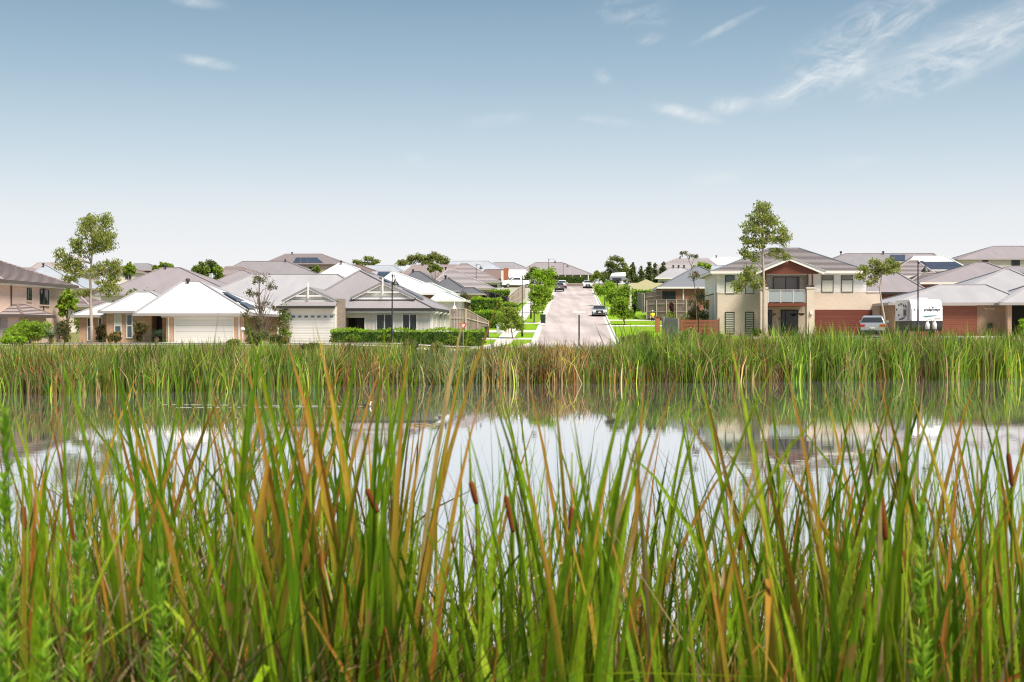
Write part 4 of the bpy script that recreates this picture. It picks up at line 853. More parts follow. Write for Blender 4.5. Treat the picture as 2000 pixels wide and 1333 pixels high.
def planting():
    # --- the tall gums
    tree('gum_tree', 'tall slender gum tree with pale trunk in front of the white-roofed house', 108,
         [(182, 455, 34, 32), (150, 480, 20, 18), (205, 470, 24, 28), (175, 490, 30, 14), (206, 432, 14, 18), (168, 430, 14, 14), (133, 512, 26, 20), (120, 498, 14, 13), (150, 528, 26, 14), (205, 530, 30, 20), (228, 520, 13, 16), (213, 552, 24, 12), (140, 545, 18, 9), (215, 568, 22, 14), (160, 572, 22, 10)],
         [(178, 676), (179, 640), (177, 600), (178, 575), (176, 545), (178, 515), (182, 470)], P_GUM, .09, 30, 3.0, .42, .13, group=None, droop=.8, grow=1.22, seed=2, twigs=16)
    tree('gum_tree', 'tall slender gum tree with conical crown in front of the cream two-storey house', 110,
         [(1490, 405, 16, 18), (1480, 425, 24, 16), (1500, 435, 24, 22), (1468, 448, 26, 18), (1505, 460, 32, 16), (1528, 462, 16, 22), (1462, 470, 20, 14), (1480, 478, 20, 9), (1455, 492, 12, 12), (1470, 502, 18, 12), (1532, 500, 16, 11), (1515, 495, 18, 10), (1460, 540, 28, 20), (1440, 560, 16, 14), (1478, 556, 16, 12)],
         [(1491, 672), (1492, 620), (1492, 570), (1491, 530), (1490, 500), (1490, 470), (1489, 420)], P_GUM, .09, 30, 3.0, .42, .12, droop=.8, grow=1.2, seed=3, twigs=16)
    tree('young_gum_tree', 'small forked gum with flat tufts of leaves beside the silver car', 109,
         [(1710, 515, 16, 13), (1735, 512, 15, 12), (1748, 520, 13, 10), (1690, 528, 16, 12), (1680, 540, 13, 10), (1712, 538, 18, 12), (1738, 530, 18, 10), (1702, 552, 14, 8), (1725, 522, 16, 10)],
         [(1727, 668), (1727, 620), (1722, 590), (1718, 565), (1722, 540), (1728, 522)], P_GUM, .09, 36, 2.4, .42, .08, droop=.5, grow=1.12, seed=4)
    tw = tree('twiggy_tree', 'sparse half-bare tree with upright twigs between the two garage doors', 104,
         [(505, 545, 24, 18), (490, 575, 18, 14), (530, 560, 16, 16), (520, 600, 30, 12), (505, 630, 26, 16), (545, 640, 26, 18), (480, 615, 14, 14)],
         [(511, 688), (510, 650), (508, 615), (506, 580), (508, 545)], P_RUST + [(.24, .19, .14)], .075, 11, .8, .5, .07, BARKD, droop=-.6, seed=5, twigs=70)
    mb = MB(); rng = random.Random(4)
    for i in range(46):
        a = rng.uniform(-.75, .75); s = Vector((rng.uniform(-.3, .3), rng.uniform(-.4, .4), rng.uniform(.8, 3.2))); L_ = rng.uniform(1.0, 2.6)
        e = s + Vector((math.sin(a) * L_ * .75, rng.uniform(-.5, .5), math.cos(a) * L_)); e.z = min(e.z, 5.6); mb.tube([s, s.lerp(e, .5) + Vector((0, 0, .12)), e], [.028, .018, .007], 4, cap=False)
    mb.build('twigs', mat('twig_grey', (.20, .15, .13), .9, .2), tw)
    tree('twiggy_tree', 'bare reddish sapling with wispy top beside the red slatted fence', 124,
         [(1352, 500, 14, 10), (1335, 495, 12, 8), (1356, 540, 16, 14), (1362, 575, 18, 16), (1372, 590, 16, 16), (1350, 590, 12, 12)], [(1361, 662), (1360, 610), (1357, 560), (1350, 520), (1340, 496)], P_RUST, .07, 14, .8, .5, .05, BARKD, seed=6, twigs=40)
    # --- street trees, left row
    tree('street_tree', 'small multi-stemmed street tree leaning over the person on the footpath', 140, [(985, 622, 16, 14), (1002, 610, 18, 12), (1005, 630, 22, 14), (985, 640, 12, 8), (1018, 640, 12, 10), (992, 606, 10, 8)], [(1003, 674), (1000, 652), (998, 635), (996, 618)], P_LIME + P_GUM, .12, 50, 1.5, .5, .06, BARKD, 'street trees', seed=7, grow=1.15)
    for i, (D, bl, tk, lb) in enumerate([
        (168, [(1046, 585, 15, 22), (1040, 572, 11, 18), (1050, 603, 14, 10), (1055, 572, 10, 14)], [(1043, 615), (1044, 600), (1045, 580)], 'dense street tree beside the second lamp post, lowest on the lamp-post side'),
        (192, [(1058, 565, 14, 18), (1045, 556, 12, 12), (1070, 575, 11, 14), (1062, 585, 11, 12)], [(1059, 603), (1059, 585), (1058, 565)], 'dense street tree above the lowest on the lamp-post side'),
        (222, [(1060, 540, 16, 15), (1072, 552, 13, 14), (1048, 536, 12, 11), (1076, 535, 11, 14)], [(1066, 585), (1064, 562), (1062, 545)], 'rounded lime-green street tree overhanging the two cars parked below the street head'),
        (250, [(1042, 530, 12, 11), (1035, 540, 11, 9), (1028, 549, 9, 8)], [(1040, 575), (1040, 550), (1040, 532)], 'dark-leafed street tree behind the white utility')]):
        tree('street_tree', lb, D, bl, tk, P_LIME if i == 2 else P_BRIGHT + P_LIME if i != 3 else P_BRIGHT + P_DARK, .15, 52, 1.8, .5, .09, BARKD, 'street trees', seed=20 + i, grow=1.14)
    # --- right row
    for i, (D, bl, tk, lb) in enumerate([
        (164, [(1213, 600, 18, 16), (1200, 610, 10, 12), (1222, 612, 14, 12), (1212, 590, 12, 8)], [(1222, 643), (1219, 628), (1214, 608)], 'street tree with thin bare trunk on the corner lawn'),
        (186, [(1208, 577, 20, 15), (1222, 570, 10, 12), (1195, 585, 12, 10)], [(1209, 606), (1208, 592), (1208, 578)], 'street tree just uphill of the one with the bare trunk'),
        (215, [(1181, 563, 15, 14), (1172, 568, 9, 9), (1190, 556, 9, 8)], [(1181, 592), (1181, 578), (1181, 564)], 'rounded lime street tree uphill of the silver hatchback')]):
        tree('street_tree', lb, D, bl, tk, P_LIME if i == 2 else P_BRIGHT + P_LIME, .14, 55, 1.8, .5, .08, BARKD, 'street trees', seed=30 + i, grow=1.38)
    # --- background trees
    tree('gum_tree', 'dark open-crowned gum on the skyline beside the conifer row', 285, [(1205, 508, 15, 8), (1195, 518, 14, 10), (1212, 525, 16, 14), (1190, 535, 12, 12), (1222, 540, 10, 14), (1200, 548, 12, 10)], [(1206, 575), (1206, 545), (1205, 515)], P_DARK + P_OLIVE + P_GUM, .22, 55, 1.6, .6, .16, BARKD, seed=40, grow=1.2)
    tree('bushy_tree', 'low grey-green bushy tree at the street head beside the white car', 300, [(1170, 538, 14, 10), (1160, 545, 10, 8), (1180, 544, 10, 9)], [(1170, 563), (1170, 550), (1170, 540)], P_BRIGHT + P_OLIVE, .22, 70, 1.2, .5, .12, BARKD, seed=41)
    for i, (px, top, w) in enumerate(((1236, 514, 11), (1252, 520, 9), (1268, 512, 9), (1279, 512, 7), (1296, 511, 9))):
        tree('conifer', ['thick conifer at the street end of the dark row behind the yellow wall', 'short conifer, second of the dark row behind the yellow wall', 'tall conifer in the middle of the dark row behind the yellow wall', 'slim conifer, fourth of the dark row behind the yellow wall', 'last conifer of the dark row, touching the pale metal roof'][i], 222 + i * 2,
             [(px, top + 6, w * .35, 7), (px, top + 16, w * .7, 9), (px, top + 28, w, 10), (px, top + 40, w, 10)], [(px, 575), (px, 545), (px, top + 8)], P_DARK + P_OLIVE, .2, 70, 1.3, .6, .12, BARKD, 'conifers behind the yellow wall', seed=50 + i, grow=1.2)
    tree('bright_tree', 'bright green rounded tree behind the dark blue-grey roof', 215, [(1370, 520, 16, 11), (1356, 526, 10, 8), (1384, 522, 9, 9)], [(1370, 560), (1370, 540), (1370, 522)], P_BRIGHT, .2, 80, 1.3, .5, .12, BARKD, seed=60)
    for i, (px, py, rx, ry, D, pal, lb) in enumerate([
        (252, 526, 14, 15, 250, P_BRIGHT, 'round mid-green tree beside the tall gum'), (318, 520, 22, 9, 300, P_BRIGHT, 'wide low tree on the skyline above the grey hip roof'),
        (392, 528, 18, 18, 215, P_BRIGHT + P_DARK, 'dark pointed tree, outermost of the clump by the rose-brown roof'), (412, 522, 14, 17, 218, P_DARK + P_BRIGHT[:1], 'tallest dark tree of the clump by the rose-brown roof'), (428, 535, 12, 18, 213, P_BRIGHT + P_DARK[:1], 'dark leafy tree, nearest the rose roof of the clump by the rose-brown roof'),
        (850, 524, 17, 10, 235, P_BRIGHT + P_OLIVE, 'round olive-green tree between the slate roofs'), (616, 525, 10, 9, 268, P_BRIGHT + P_OLIVE, 'small tree in front of the solar-panelled two-storey house'), (132, 592, 20, 28, 122, P_BRIGHT + P_LIME, 'leafy yellow-green tree between brick house and white roof')]):
        base = wz(0, D); gy = HY - (ground(wx(px, D), D) - CZ) * F / D
        bl = [(px, py, rx, ry), (px - rx * .5, py + ry * .4, rx * .6, ry * .6), (px + rx * .5, py + ry * .35, rx * .6, ry * .6), (px + rx * .1, py - ry * .45, rx * .5, ry * .55)]
        tree('garden_tree', lb, D, bl, [(px, gy), (px, (gy + py) / 2), (px, py)], pal, .17, 80, 1.1, .45, .11, BARKD, seed=70 + i)
    tree('umbrella_tree', 'small clump of umbrella-shaped trees on the skyline above the brown roof', 345, [(697, 513, 9, 6), (708, 516, 8, 5), (720, 506, 9, 6), (733, 512, 9, 6), (724, 517, 9, 5)], [(716, 545), (717, 525), (718, 510)], P_OLIVE + P_GUM, .26, 60, 1.6, .62, .18, BARKD, seed=80, grow=1.25)
    tree('spreading_tree', 'wide spreading row-like tree crown on the skyline above the rose tiled ridge', 350, [(785, 513, 14, 6), (805, 508, 14, 8), (825, 503, 15, 8), (845, 503, 15, 9), (862, 508, 12, 9), (873, 514, 7, 7), (835, 513, 20, 6)], [(828, 550), (828, 528), (828, 508)], P_OLIVE + P_GUM, .26, 60, 1.8, .66, .25, BARKD, seed=81, grow=1.3)
    # --- shrubs in the front gardens
    shrub('rounded_hedge', 'bright lime-topped rounded hedge in front of the brick house', 56, 106, 619, 104, P_LIME + P_BRIGHT, leaf=.085, per=260, ncl=34, cat='hedge', seed=2)
    cycad('dark spiky cycad between the rounded hedge and the bronze shrub', 100, 104, 66, 44, 1); cycad('dark spiky cycad by the entry of the white-roofed house', 306, 108, 52, 38, 2)
    for px, top, w, pal, lb, D in [(128, 620, 46, P_RUST, 'bronze-leafed shrub beside the cycad and hedge', 108), (198, 628, 30, P_RUST, 'bronze shrub under the wing window of the white-roofed house', 110), (226, 645, 40, P_RUST + [(.30, .20, .06)], 'low orange-tipped shrub between two bronze shrubs', 108), (275, 618, 38, P_RUST, 'upright bronze shrub before the entry of the white-roofed house', 110),
                                   (28, 655, 60, P_LIME, 'yellow-green shrub at the foot of the rounded hedge', 96), (1338, 598, 52, P_BRIGHT + [(.45, .45, .33)], 'white-flowering frangipani shrub above the grey timber fence', 131), (1345, 637, 40, P_BRIGHT + [(.5, .5, .38)], 'white-flowering shrub before the red slatted fence', 116),
                                   (1995, 622, 26, P_LIME, 'lime-green shrub at the dark entry of the pale-roofed house', 111), (560, 588, 46, P_BRIGHT + P_OLIVE, 'leafy green shrub topping out beside the garage gable', 113), (1370, 598, 34, P_OLIVE + [(.5, .5, .36)], 'pale variegated shrub against the cream house side wall', 126),
                                   (907, 555, 32, P_RUST + P_DARK, 'tall red-tipped shrub between pale green roof and tall hedge', 158), (1312, 585, 12, [(.10, .04, .045), (.13, .05, .05)], 'purple-leafed shrub against the red-brown brick wall', 160), (1382, 580, 26, P_OLIVE, 'tall olive shrub against the side of the cream house', 132),
                                   (1238, 592, 12, [(.16, .10, .24), (.10, .14, .05)], 'small purple-flowering bush at the end of the grey fence return', 186), (1228, 652, 40, P_OLIVE, 'dark low bush at the street corner lawn', 112), (1335, 668, 60, P_OLIVE, 'wispy olive scrub in front of the grey timber fence', 100), (1225, 549, 22, P_OLIVE + P_DARK, 'dark shrub in front of the covered boat', 250)]:
        shrub('garden_shrub', lb, px, D, top, w, pal, leaf=.10, per=70, ncl=18, seed=int(px))
    shrub('flowering_bush', 'low yellow-flowering bush beside the caravan drawbar', 1745, 108, 655, 30, [(.32, .30, .05), (.4, .3, .04)], ncl=8, per=50)
    shrub('shrub_row', 'long green shrub row peeping over the white roof', 300, 150, 553, 95, P_BRIGHT + P_OLIVE, leaf=.12, ncl=26, per=70)
    for px, top, w, D, lb, pal in [(500, 636, 70, 96, 'olive scrub around the foot of the half-bare tree', P_OLIVE), (548, 650, 60, 93, 'wispy scrub below the garage with door lights', P_OLIVE + P_RUST), (455, 662, 40, 92, 'low grey-green scrub behind the reeds by the white garage', P_OLIVE + P_GUM), (605, 668, 44, 90, 'reed-side bush near the white letterbox', P_OLIVE + P_RUST), (680, 672, 50, 90, 'rust-tinged bush at the reeds below the clipped hedge', P_RUST + P_OLIVE),
                                (800, 660, 46, 92, 'tallish olive bush rising from the reeds under the lamp post', P_OLIVE), (856, 664, 40, 92, 'olive bush rising from the reeds below the meter box', P_OLIVE + P_GUM), (1380, 648, 64, 95, 'grey-green scrub beside the cream house corner', P_OLIVE + P_GUM), (1300, 662, 50, 93, 'olive scrub at the edge of the corner lawn', P_OLIVE), (1590, 652, 30, 96, 'small potted-looking shrub by the brick pillar', P_BRIGHT), (1478, 640, 22, 118, 'upright shrub by the louvred lower window', P_HEDGE),
                                (165, 596, 60, 124, 'leafy mass between gum tree and white roof', P_BRIGHT + P_GUM), (215, 582, 50, 134, 'dark green tree crown just behind the white roof ridge', P_BRIGHT + P_DARK), (262, 552, 50, 150, 'dark shrub tops behind the white wing roof', P_DARK + P_BRIGHT)]:
        shrub('scrub', lb, px, D, top, w, pal, leaf=.075 if D < 110 else .11, per=75, ncl=24, seed=int(px) + 3)
    for px, top, w, D, lb, pal in [(1310, 604, 44, 136, 'olive shrub over the top of the grey fence', P_OLIVE + P_BRIGHT), (1357, 588, 40, 128, 'twiggy olive shrub by the bare reddish sapling', P_OLIVE + P_RUST), (1392, 566, 26, 133, 'tall narrow olive shrub hugging the cream side wall', P_OLIVE), (1345, 648, 90, 102, 'wide olive thicket below the red slatted fence', P_OLIVE + P_GUM), (1410, 650, 50, 101, 'olive bush below the louvred windows', P_OLIVE + P_BRIGHT), (1262, 640, 30, 118, 'small round bush on the corner lawn edge', P_BRIGHT), (20, 640, 60, 100, 'leafy lime bush beside the rounded hedge', P_LIME + P_BRIGHT)]:
        shrub('scrub', lb, px, D, top, w, pal, leaf=.075 if D < 110 else .10, per=75, ncl=24, seed=int(px) + 5)
    # --- clipped hedges
    D = 110.5; X0 = wx(795, D)
    hedge('clipped_hedge', 'long low clipped hedge running along the front of the gabled house', wx(646, D) - X0, wx(944, D) - X0, 0, 1.1, 0, wz(645.5, D) - ground(X0, D), P_HEDGE, (X0, D, ground(X0, D)), .08, 110, sunlit_top_pal=P_LIME)
    for px, w, lb in ((690, 34, 'small rounded shrub before the clipped hedge near the garage'), (756, 40, 'low rounded shrub under the lamp post before the clipped hedge'), (882, 30, 'rounded shrub before the clipped hedge near the give-way sign'), (918, 26, 'rounded dark shrub at the bin end of the clipped hedge')):
        shrub('ball_shrub', lb, px, 108.3, 650, w, P_HEDGE + P_BRIGHT, leaf=.07, per=120, ncl=18, seed=int(px))
    for (l, r, top, bot, D, dep, lb) in [(921, 976, 583.5, 612, 163, 3, 'tall block-shaped hedge beside the red-tipped shrub'), (976, 1008, 593.5, 606, 168, 2, 'lower step of hedge beside the tall block'), (925, 974, 609, 623, 157, 1.2, 'low hedge at the foot of the tall block'), (960, 993, 567, 577, 196, 2, 'lime-topped hedge above the dark garden fence'), (1088, 1142, 541, 556, 329, 2, 'olive hedge on top of the wall at the street head'), (1236, 1276, 567, 578, 197, 1, 'narrow hedge at the foot of the yellow garden wall')]:
        X0 = wx((l + r) / 2, D); g = min(ground(X0, D), wz(bot, D)); hedge('block_hedge', lb, wx(l, D) - X0, wx(r, D) - X0, 0, dep, 0, wz(top, D) - g, P_HEDGE + P_BRIGHT if D < 320 else P_OLIVE + P_HEDGE, (X0, D, g), .12, 60, sunlit_top_pal=P_LIME if D < 320 else None, seed=int(l))
planting()

# ------------------------------------------------------------------ fences
def fence(name, label, pts, m, post_m, paling=.11, gap=.014, rails=2, post_step=2.4, cap=True, slats=False):
    """pts: list of (x, y, z0, z1) world corners; palings between them"""
    x0, y0, z0, _ = pts[0]; r = empty(name, (x0, y0, z0), label, 'fence', rz=0); pl = MB()
    for (xa, ya, za, ta), (xb, yb, zb, tb) in zip(pts, pts[1:]):
        a = Vector((xa - x0, ya - y0, za - z0)); b = Vector((xb - x0, yb - y0, zb - z0)); Ln = math.hypot(b.x - a.x, b.y - a.y); ha, hb = ta - za, tb - zb
        u = Vector((b.x - a.x, b.y - a.y, 0)).normalized(); nrm = Vector((u.y, -u.x, 0)); nrm = nrm if nrm.y < 0 else -nrm
        if slats:
            n = int(min(ha, hb) / (paling + gap))
            for k in range(n):
                z = k * (paling + gap); pl.bar(a + Vector((0, 0, z + .06)), b + Vector((0, 0, z + .06)), .03, paling)
        else:
            n = max(2, int(Ln / (paling + gap))); rr = random.Random(n)
            for k in range(n):
                t = (k + .5) / n; p = a.lerp(b, t); h = ha + (hb - ha) * t - rr.random() * .03; o = nrm * (.012 * (k % 2))
                e = u * paling / 2; q = [p - e + o, p + e + o, p + e + o + nrm * .018, p - e + o + nrm * .018]; pl.hexa([v + Vector((0, 0, -.3)) for v in q], [v + Vector((0, 0, h)) for v in q])
            for j in range(rails):
                f_ = (j + .5) / rails; MB().bar(a + Vector((0, 0, ha * f_)) + nrm * .06, b + Vector((0, 0, hb * f_)) + nrm * .06, .05, .09).build('rail', post_m, r)
        if cap: MB().bar(a + Vector((0, 0, ha + .03)), b + Vector((0, 0, hb + .03)), .12, .05).build('capping', post_m, r)
        np_ = max(1, round(Ln / post_step))
        for k in range(np_ + 1):
            p = a.lerp(b, k / np_) + nrm * .1; h = ha + (hb - ha) * k / np_; MB().box(p.x - .05, p.x + .05, p.y - .05, p.y + .05, p.z - .4, p.z + h).build('post', post_m, r)
    tag(pl.build('slats' if slats else 'palings', m, r), kind='stuff')
    return r
FT = mat('paling_timber', (.24, .185, .16), .9, .35, 3, stretch=(6, 6, .6), bump=.3); FP = mat('post_timber', (.42, .36, .30), .9, .2, 3); FG = mat('paling_grey', (.34, .30, .295), .9, .3, 3, stretch=(6, 6, .6), bump=.3); FD = mat('fence_plum', (.055, .045, .06), .7, .15)
FR = mat('slat_red', (.22, .075, .045), .7, .25, 4, stretch=(1, 1, 6))
def fpt(px, D, top, h=None, base=None):
    X = wx(px, D); z0 = ground(X, D) if base is None else wz(base, D); return (X, D, z0, wz(top, D) if h is None else z0 + h)
fence('paling_fence', 'weathered timber paling fence stepping down from the gabled house to the bin', [fpt(879, 122, 604), fpt(909, 122, 604), fpt(952, 126, 628, base=647)], FT, FP)
fence('garden_fence', 'dark plum metal fence above the tall block hedge', [fpt(922, 190, 571, base=592), fpt(958, 190, 571, base=592), fpt(993, 184, 583, base=594)], FD, BROWNF, .3, .01, 1)
fence('timber_fence', 'brown timber fence climbing beside the footpath to the white utility', [fpt(993, 186, 580, base=596), fpt(1012, 205, 563, base=590), fpt(1024, 224, 558, base=579)], FT, FP)
fence('timber_fence', 'brown timber fence rising below the dark blue-grey roof', [fpt(1256, 176, 574, base=606), fpt(1302, 174, 566, base=604)], FT, FP)
fence('timber_fence', 'grey timber fence return beside the purple-flowering bush', [fpt(1245, 186, 573, base=595), fpt(1257, 175.6, 574, base=604)], FG, FP)
fence('timber_fence', 'dark brown timber fence with pale posts behind the person in yellow', [fpt(1264, 166, 587, base=617), fpt(1322, 164, 586, base=616), fpt(1360, 163, 587, base=616)], FT, FP, post_step=1.5)
fence('grey_fence', 'grey timber paling fence at the corner lawn below the flowering shrub', [fpt(1293, 128, 619, base=652), fpt(1299, 122, 619, base=660), fpt(1327, 119, 622, base=662)], FG, FG, cap=False)
fence('slatted_fence', 'red-brown horizontal slatted fence joining the cream house', [fpt(1327, 119.5, 623, base=662), fpt(1403, 121, 622, base=662)], FR, FR, .085, .03, slats=True, cap=False)
X0 = wx(1284, 150); bp = empty('brick_pier', (X0, 150, ground(X0, 150)), 'small orange brick pier on the lawn behind the grey fence', 'pier'); bx('shaft', MATS['brick_orange'], bp, -.25, .25, -.25, .25, -.3, wz(620, 150) - ground(X0, 150)); bx('cap', FR, bp, -.3, .3, -.3, .3, wz(620, 150) - ground(X0, 150) + .002, wz(618.5, 150) - ground(X0, 150))

# ------------------------------------------------------------------ street furniture
BLK = mat('lamp_black', (.018, .018, .02), .45, .1, spec=.5); LENS = mat('lamp_lens', (.7, .7, .68), .3, .03)
def lamp(label, px, D, top, side=1, arm=.9, base=None, thick=1.0):
    X0 = wx(px, D); Z0 = ground(X0, D) if base is None else wz(base, D); h = wz(top, D) - Z0
    r = empty('street_lamp', (X0, D, Z0), label, 'street lamp', 'street lamps', rz=0)
    MB().lathe([(.11 * thick, -.2), (.11 * thick, 1.1), (.065 * thick, 1.16), (.05 * thick, h * .6), (.04 * thick, h - .25), (.06, h - .2), (.02, h)], 10).build('pole', BLK, r, smooth=True)
    mb = MB(); pts = [(0, 0, h - .9)]; sx = side
    for t in np.linspace(0, 1, 9): a = math.pi * t; pts.append((sx * arm * .5 * (1 - math.cos(a)), 0, h - .55 + .42 * math.sin(a) + .0 * t))
    mb.tube(pts, .03, 6); a = mb.build('arm', BLK, r, smooth=True)
    hd = MB().lathe([(.03, .3), (.06, .22), (.1, .1), (.2, -.02), (.3, -.14), (.31, -.2), (.05, -.21)], 12, (sx * arm, 0, h - .7)).build('lamp_head', BLK, r, smooth=True)
    MB().lathe([(.2, -.2), (.16, -.29), (.02, -.33)], 10, (sx * arm, 0, h - .7)).build('lens', LENS, hd); return r
lamp('tall black street lamp between the gabled house windows', 766, 107, 534, .25, .9); lamp('tall black street lamp in front of the caravan', 1793, 104, 507, 1, .55)
lamp('black street lamp rising from the small leaning street tree', 1020, 143, 537, 1, 1.2); lamp('black street lamp beside the lowest dense street tree', 1037, 178, 541, 1, 1.3)
lamp('thin distant street lamp standing against the rose tiled roof', 930, 238, 515, 1, .8); lamp('distant street lamp at the street head in front of the veranda', 1100, 322, 514, 1, 1.0); lamp('distant curved-arm street lamp poking above the lime-green street tree', 1071, 292, 505, 1, 1.4)
def furniture():
    D = 112; X0 = wx(1131, D); r = empty('street_sign', (X0, D, ground(X0, D)), 'white street-name blade on a black pole at the foot of the street', 'sign'); zb = wz(611.5, D) - ground(X0, D)
    MB().lathe([(.065, -.3), (.06, zb - .15)], 8).build('pole', BLK, r); MB().lathe([(.035, zb - .15), (.035, zb)], 8).build('pole_cap', WHITE, r)
    bx('name_blade', WHITE, r, -.52, .52, -.02, .02, zb, zb + .14); 
    D = 109.6; X0 = wx(904.5, D); r = empty('give_way_sign', (X0, D, ground(X0, D)), 'red and white triangular give-way sign above the clipped hedge', 'sign'); z1 = wz(632, D) - ground(X0, D); z0 = wz(644.5, D) - ground(X0, D)
    MB().lathe([(.03, -.3), (.03, z1 - .05)], 8, (0, .03, 0)).build('pole', GREYF, r)
    def tri(s, y0, y1):
        c = (z0 + z1 * 2) / 3; P = [(-.31, z1), (.31, z1), (0, z0)]; q = [(x * s, c + (z - c) * s) for x, z in P]
        a = [(x, y0, z) for x, z in q]; b = [(x, y1, z) for x, z in q]; return MB().poly(a[::-1]).poly(b).poly([a[0], a[1], b[1], b[0]]).poly([a[1], a[2], b[2], b[1]]).poly([a[2], a[0], b[0], b[2]])
    f = tri(1, -.02, 0).build('face', mat('sign_red', (.55, .05, .04), .5), r); tri(.55, -.028, -.022).build('centre', WHITE, f)
    def bin_(label, px, D, top, base, m, lid, w):
        X0 = wx(px, D); Z0 = wz(base, D); h = wz(top, D) - Z0; r = empty('wheelie_bin', (X0, D, Z0), label, 'bin', rz=-TH)
        MB().hexa([(-w * .42, -w * .42, .06), (w * .42, -w * .42, .06), (w * .42, w * .42, .06), (-w * .42, w * .42, .06)], [(-w * .5, -w * .5, h * .9), (w * .5, -w * .5, h * .9), (w * .5, w * .5, h * .9), (-w * .5, w * .5, h * .9)]).build('body', m, r)
        bx('lid', lid, r, -w * .53, w * .53, -w * .55, w * .53, h * .9 + .003, h, bevel=.03); MB().tube([(-w * .45, w * .55, h * .93), (w * .45, w * .55, h * .93)], .025, 6).build('handle', m, r)
        for s in (-1, 1): MB().disc_x((s * w * .4, w * .42, .11), .11, .06, 12).build('wheel', BLK, r)
        for k in (-.25, 0, .25): bx('rib', m, r, w * k - .015, w * k + .015, -w * .53, -w * .44, .25, h * .8)
    bg = mat('bin_green', (.035, .05, .04), .5, .1); bn = mat('bin_navy', (.03, .03, .05), .5, .1)
    bin_('dark green wheelie bin standing in the gutter of the street', 1060.5, 162, 614.5, 632.5, bg, bg, .62); bin_('navy wheelie bin at the low end of the paling fence', 948.5, 121, 638, 661, bn, bn, .6)
    D = 103; X0 = wx(640, D); r = empty('letterbox', (X0, D, ground(X0, D)), 'white letterbox on a post in front of the garage driveway', 'letterbox'); z = wz(681, D) - ground(X0, D)
    bx('post', WHITE, r, -.06, .06, -.05, .05, -.3, z + .0); bx('box', WHITE, r, -.19, .19, -.15, .2, z + .003, z + .34, bevel=.02); bx('slot', DARK, r, -.12, .12, -.165, -.152, z + .2, z + .24)
    D = 111; X0 = wx(474, D); r = empty('globe_lamp', (X0, D, ground(X0, D)), 'white globe lamp on a short post beside the white garage door', 'lamp'); z = wz(648, D) - ground(X0, D)
    MB().lathe([(.04, -.3), (.04, z)], 8).build('post', WHITE, r); MB().lathe([(.05, 0), (.14, .06), (.18, .18), (.14, .3), (.03, .36)], 12, (0, 0, z)).build('globe', LENS, r, smooth=True)
    D = 148; X0 = wx(974, D); r = empty('utility_pillar', (X0, D, ground(X0, D)), 'pale grey electricity pillar on the verge beside the footpath', 'pillar'); bx('cabinet', mat('pillar_grey', (.45, .46, .50), .6, .05), r, -.22, .22, -.15, .15, 0, .95, bevel=.03); bx('cap', GREYF, r, -.25, .25, -.18, .18, .952, 1.02)
furniture()

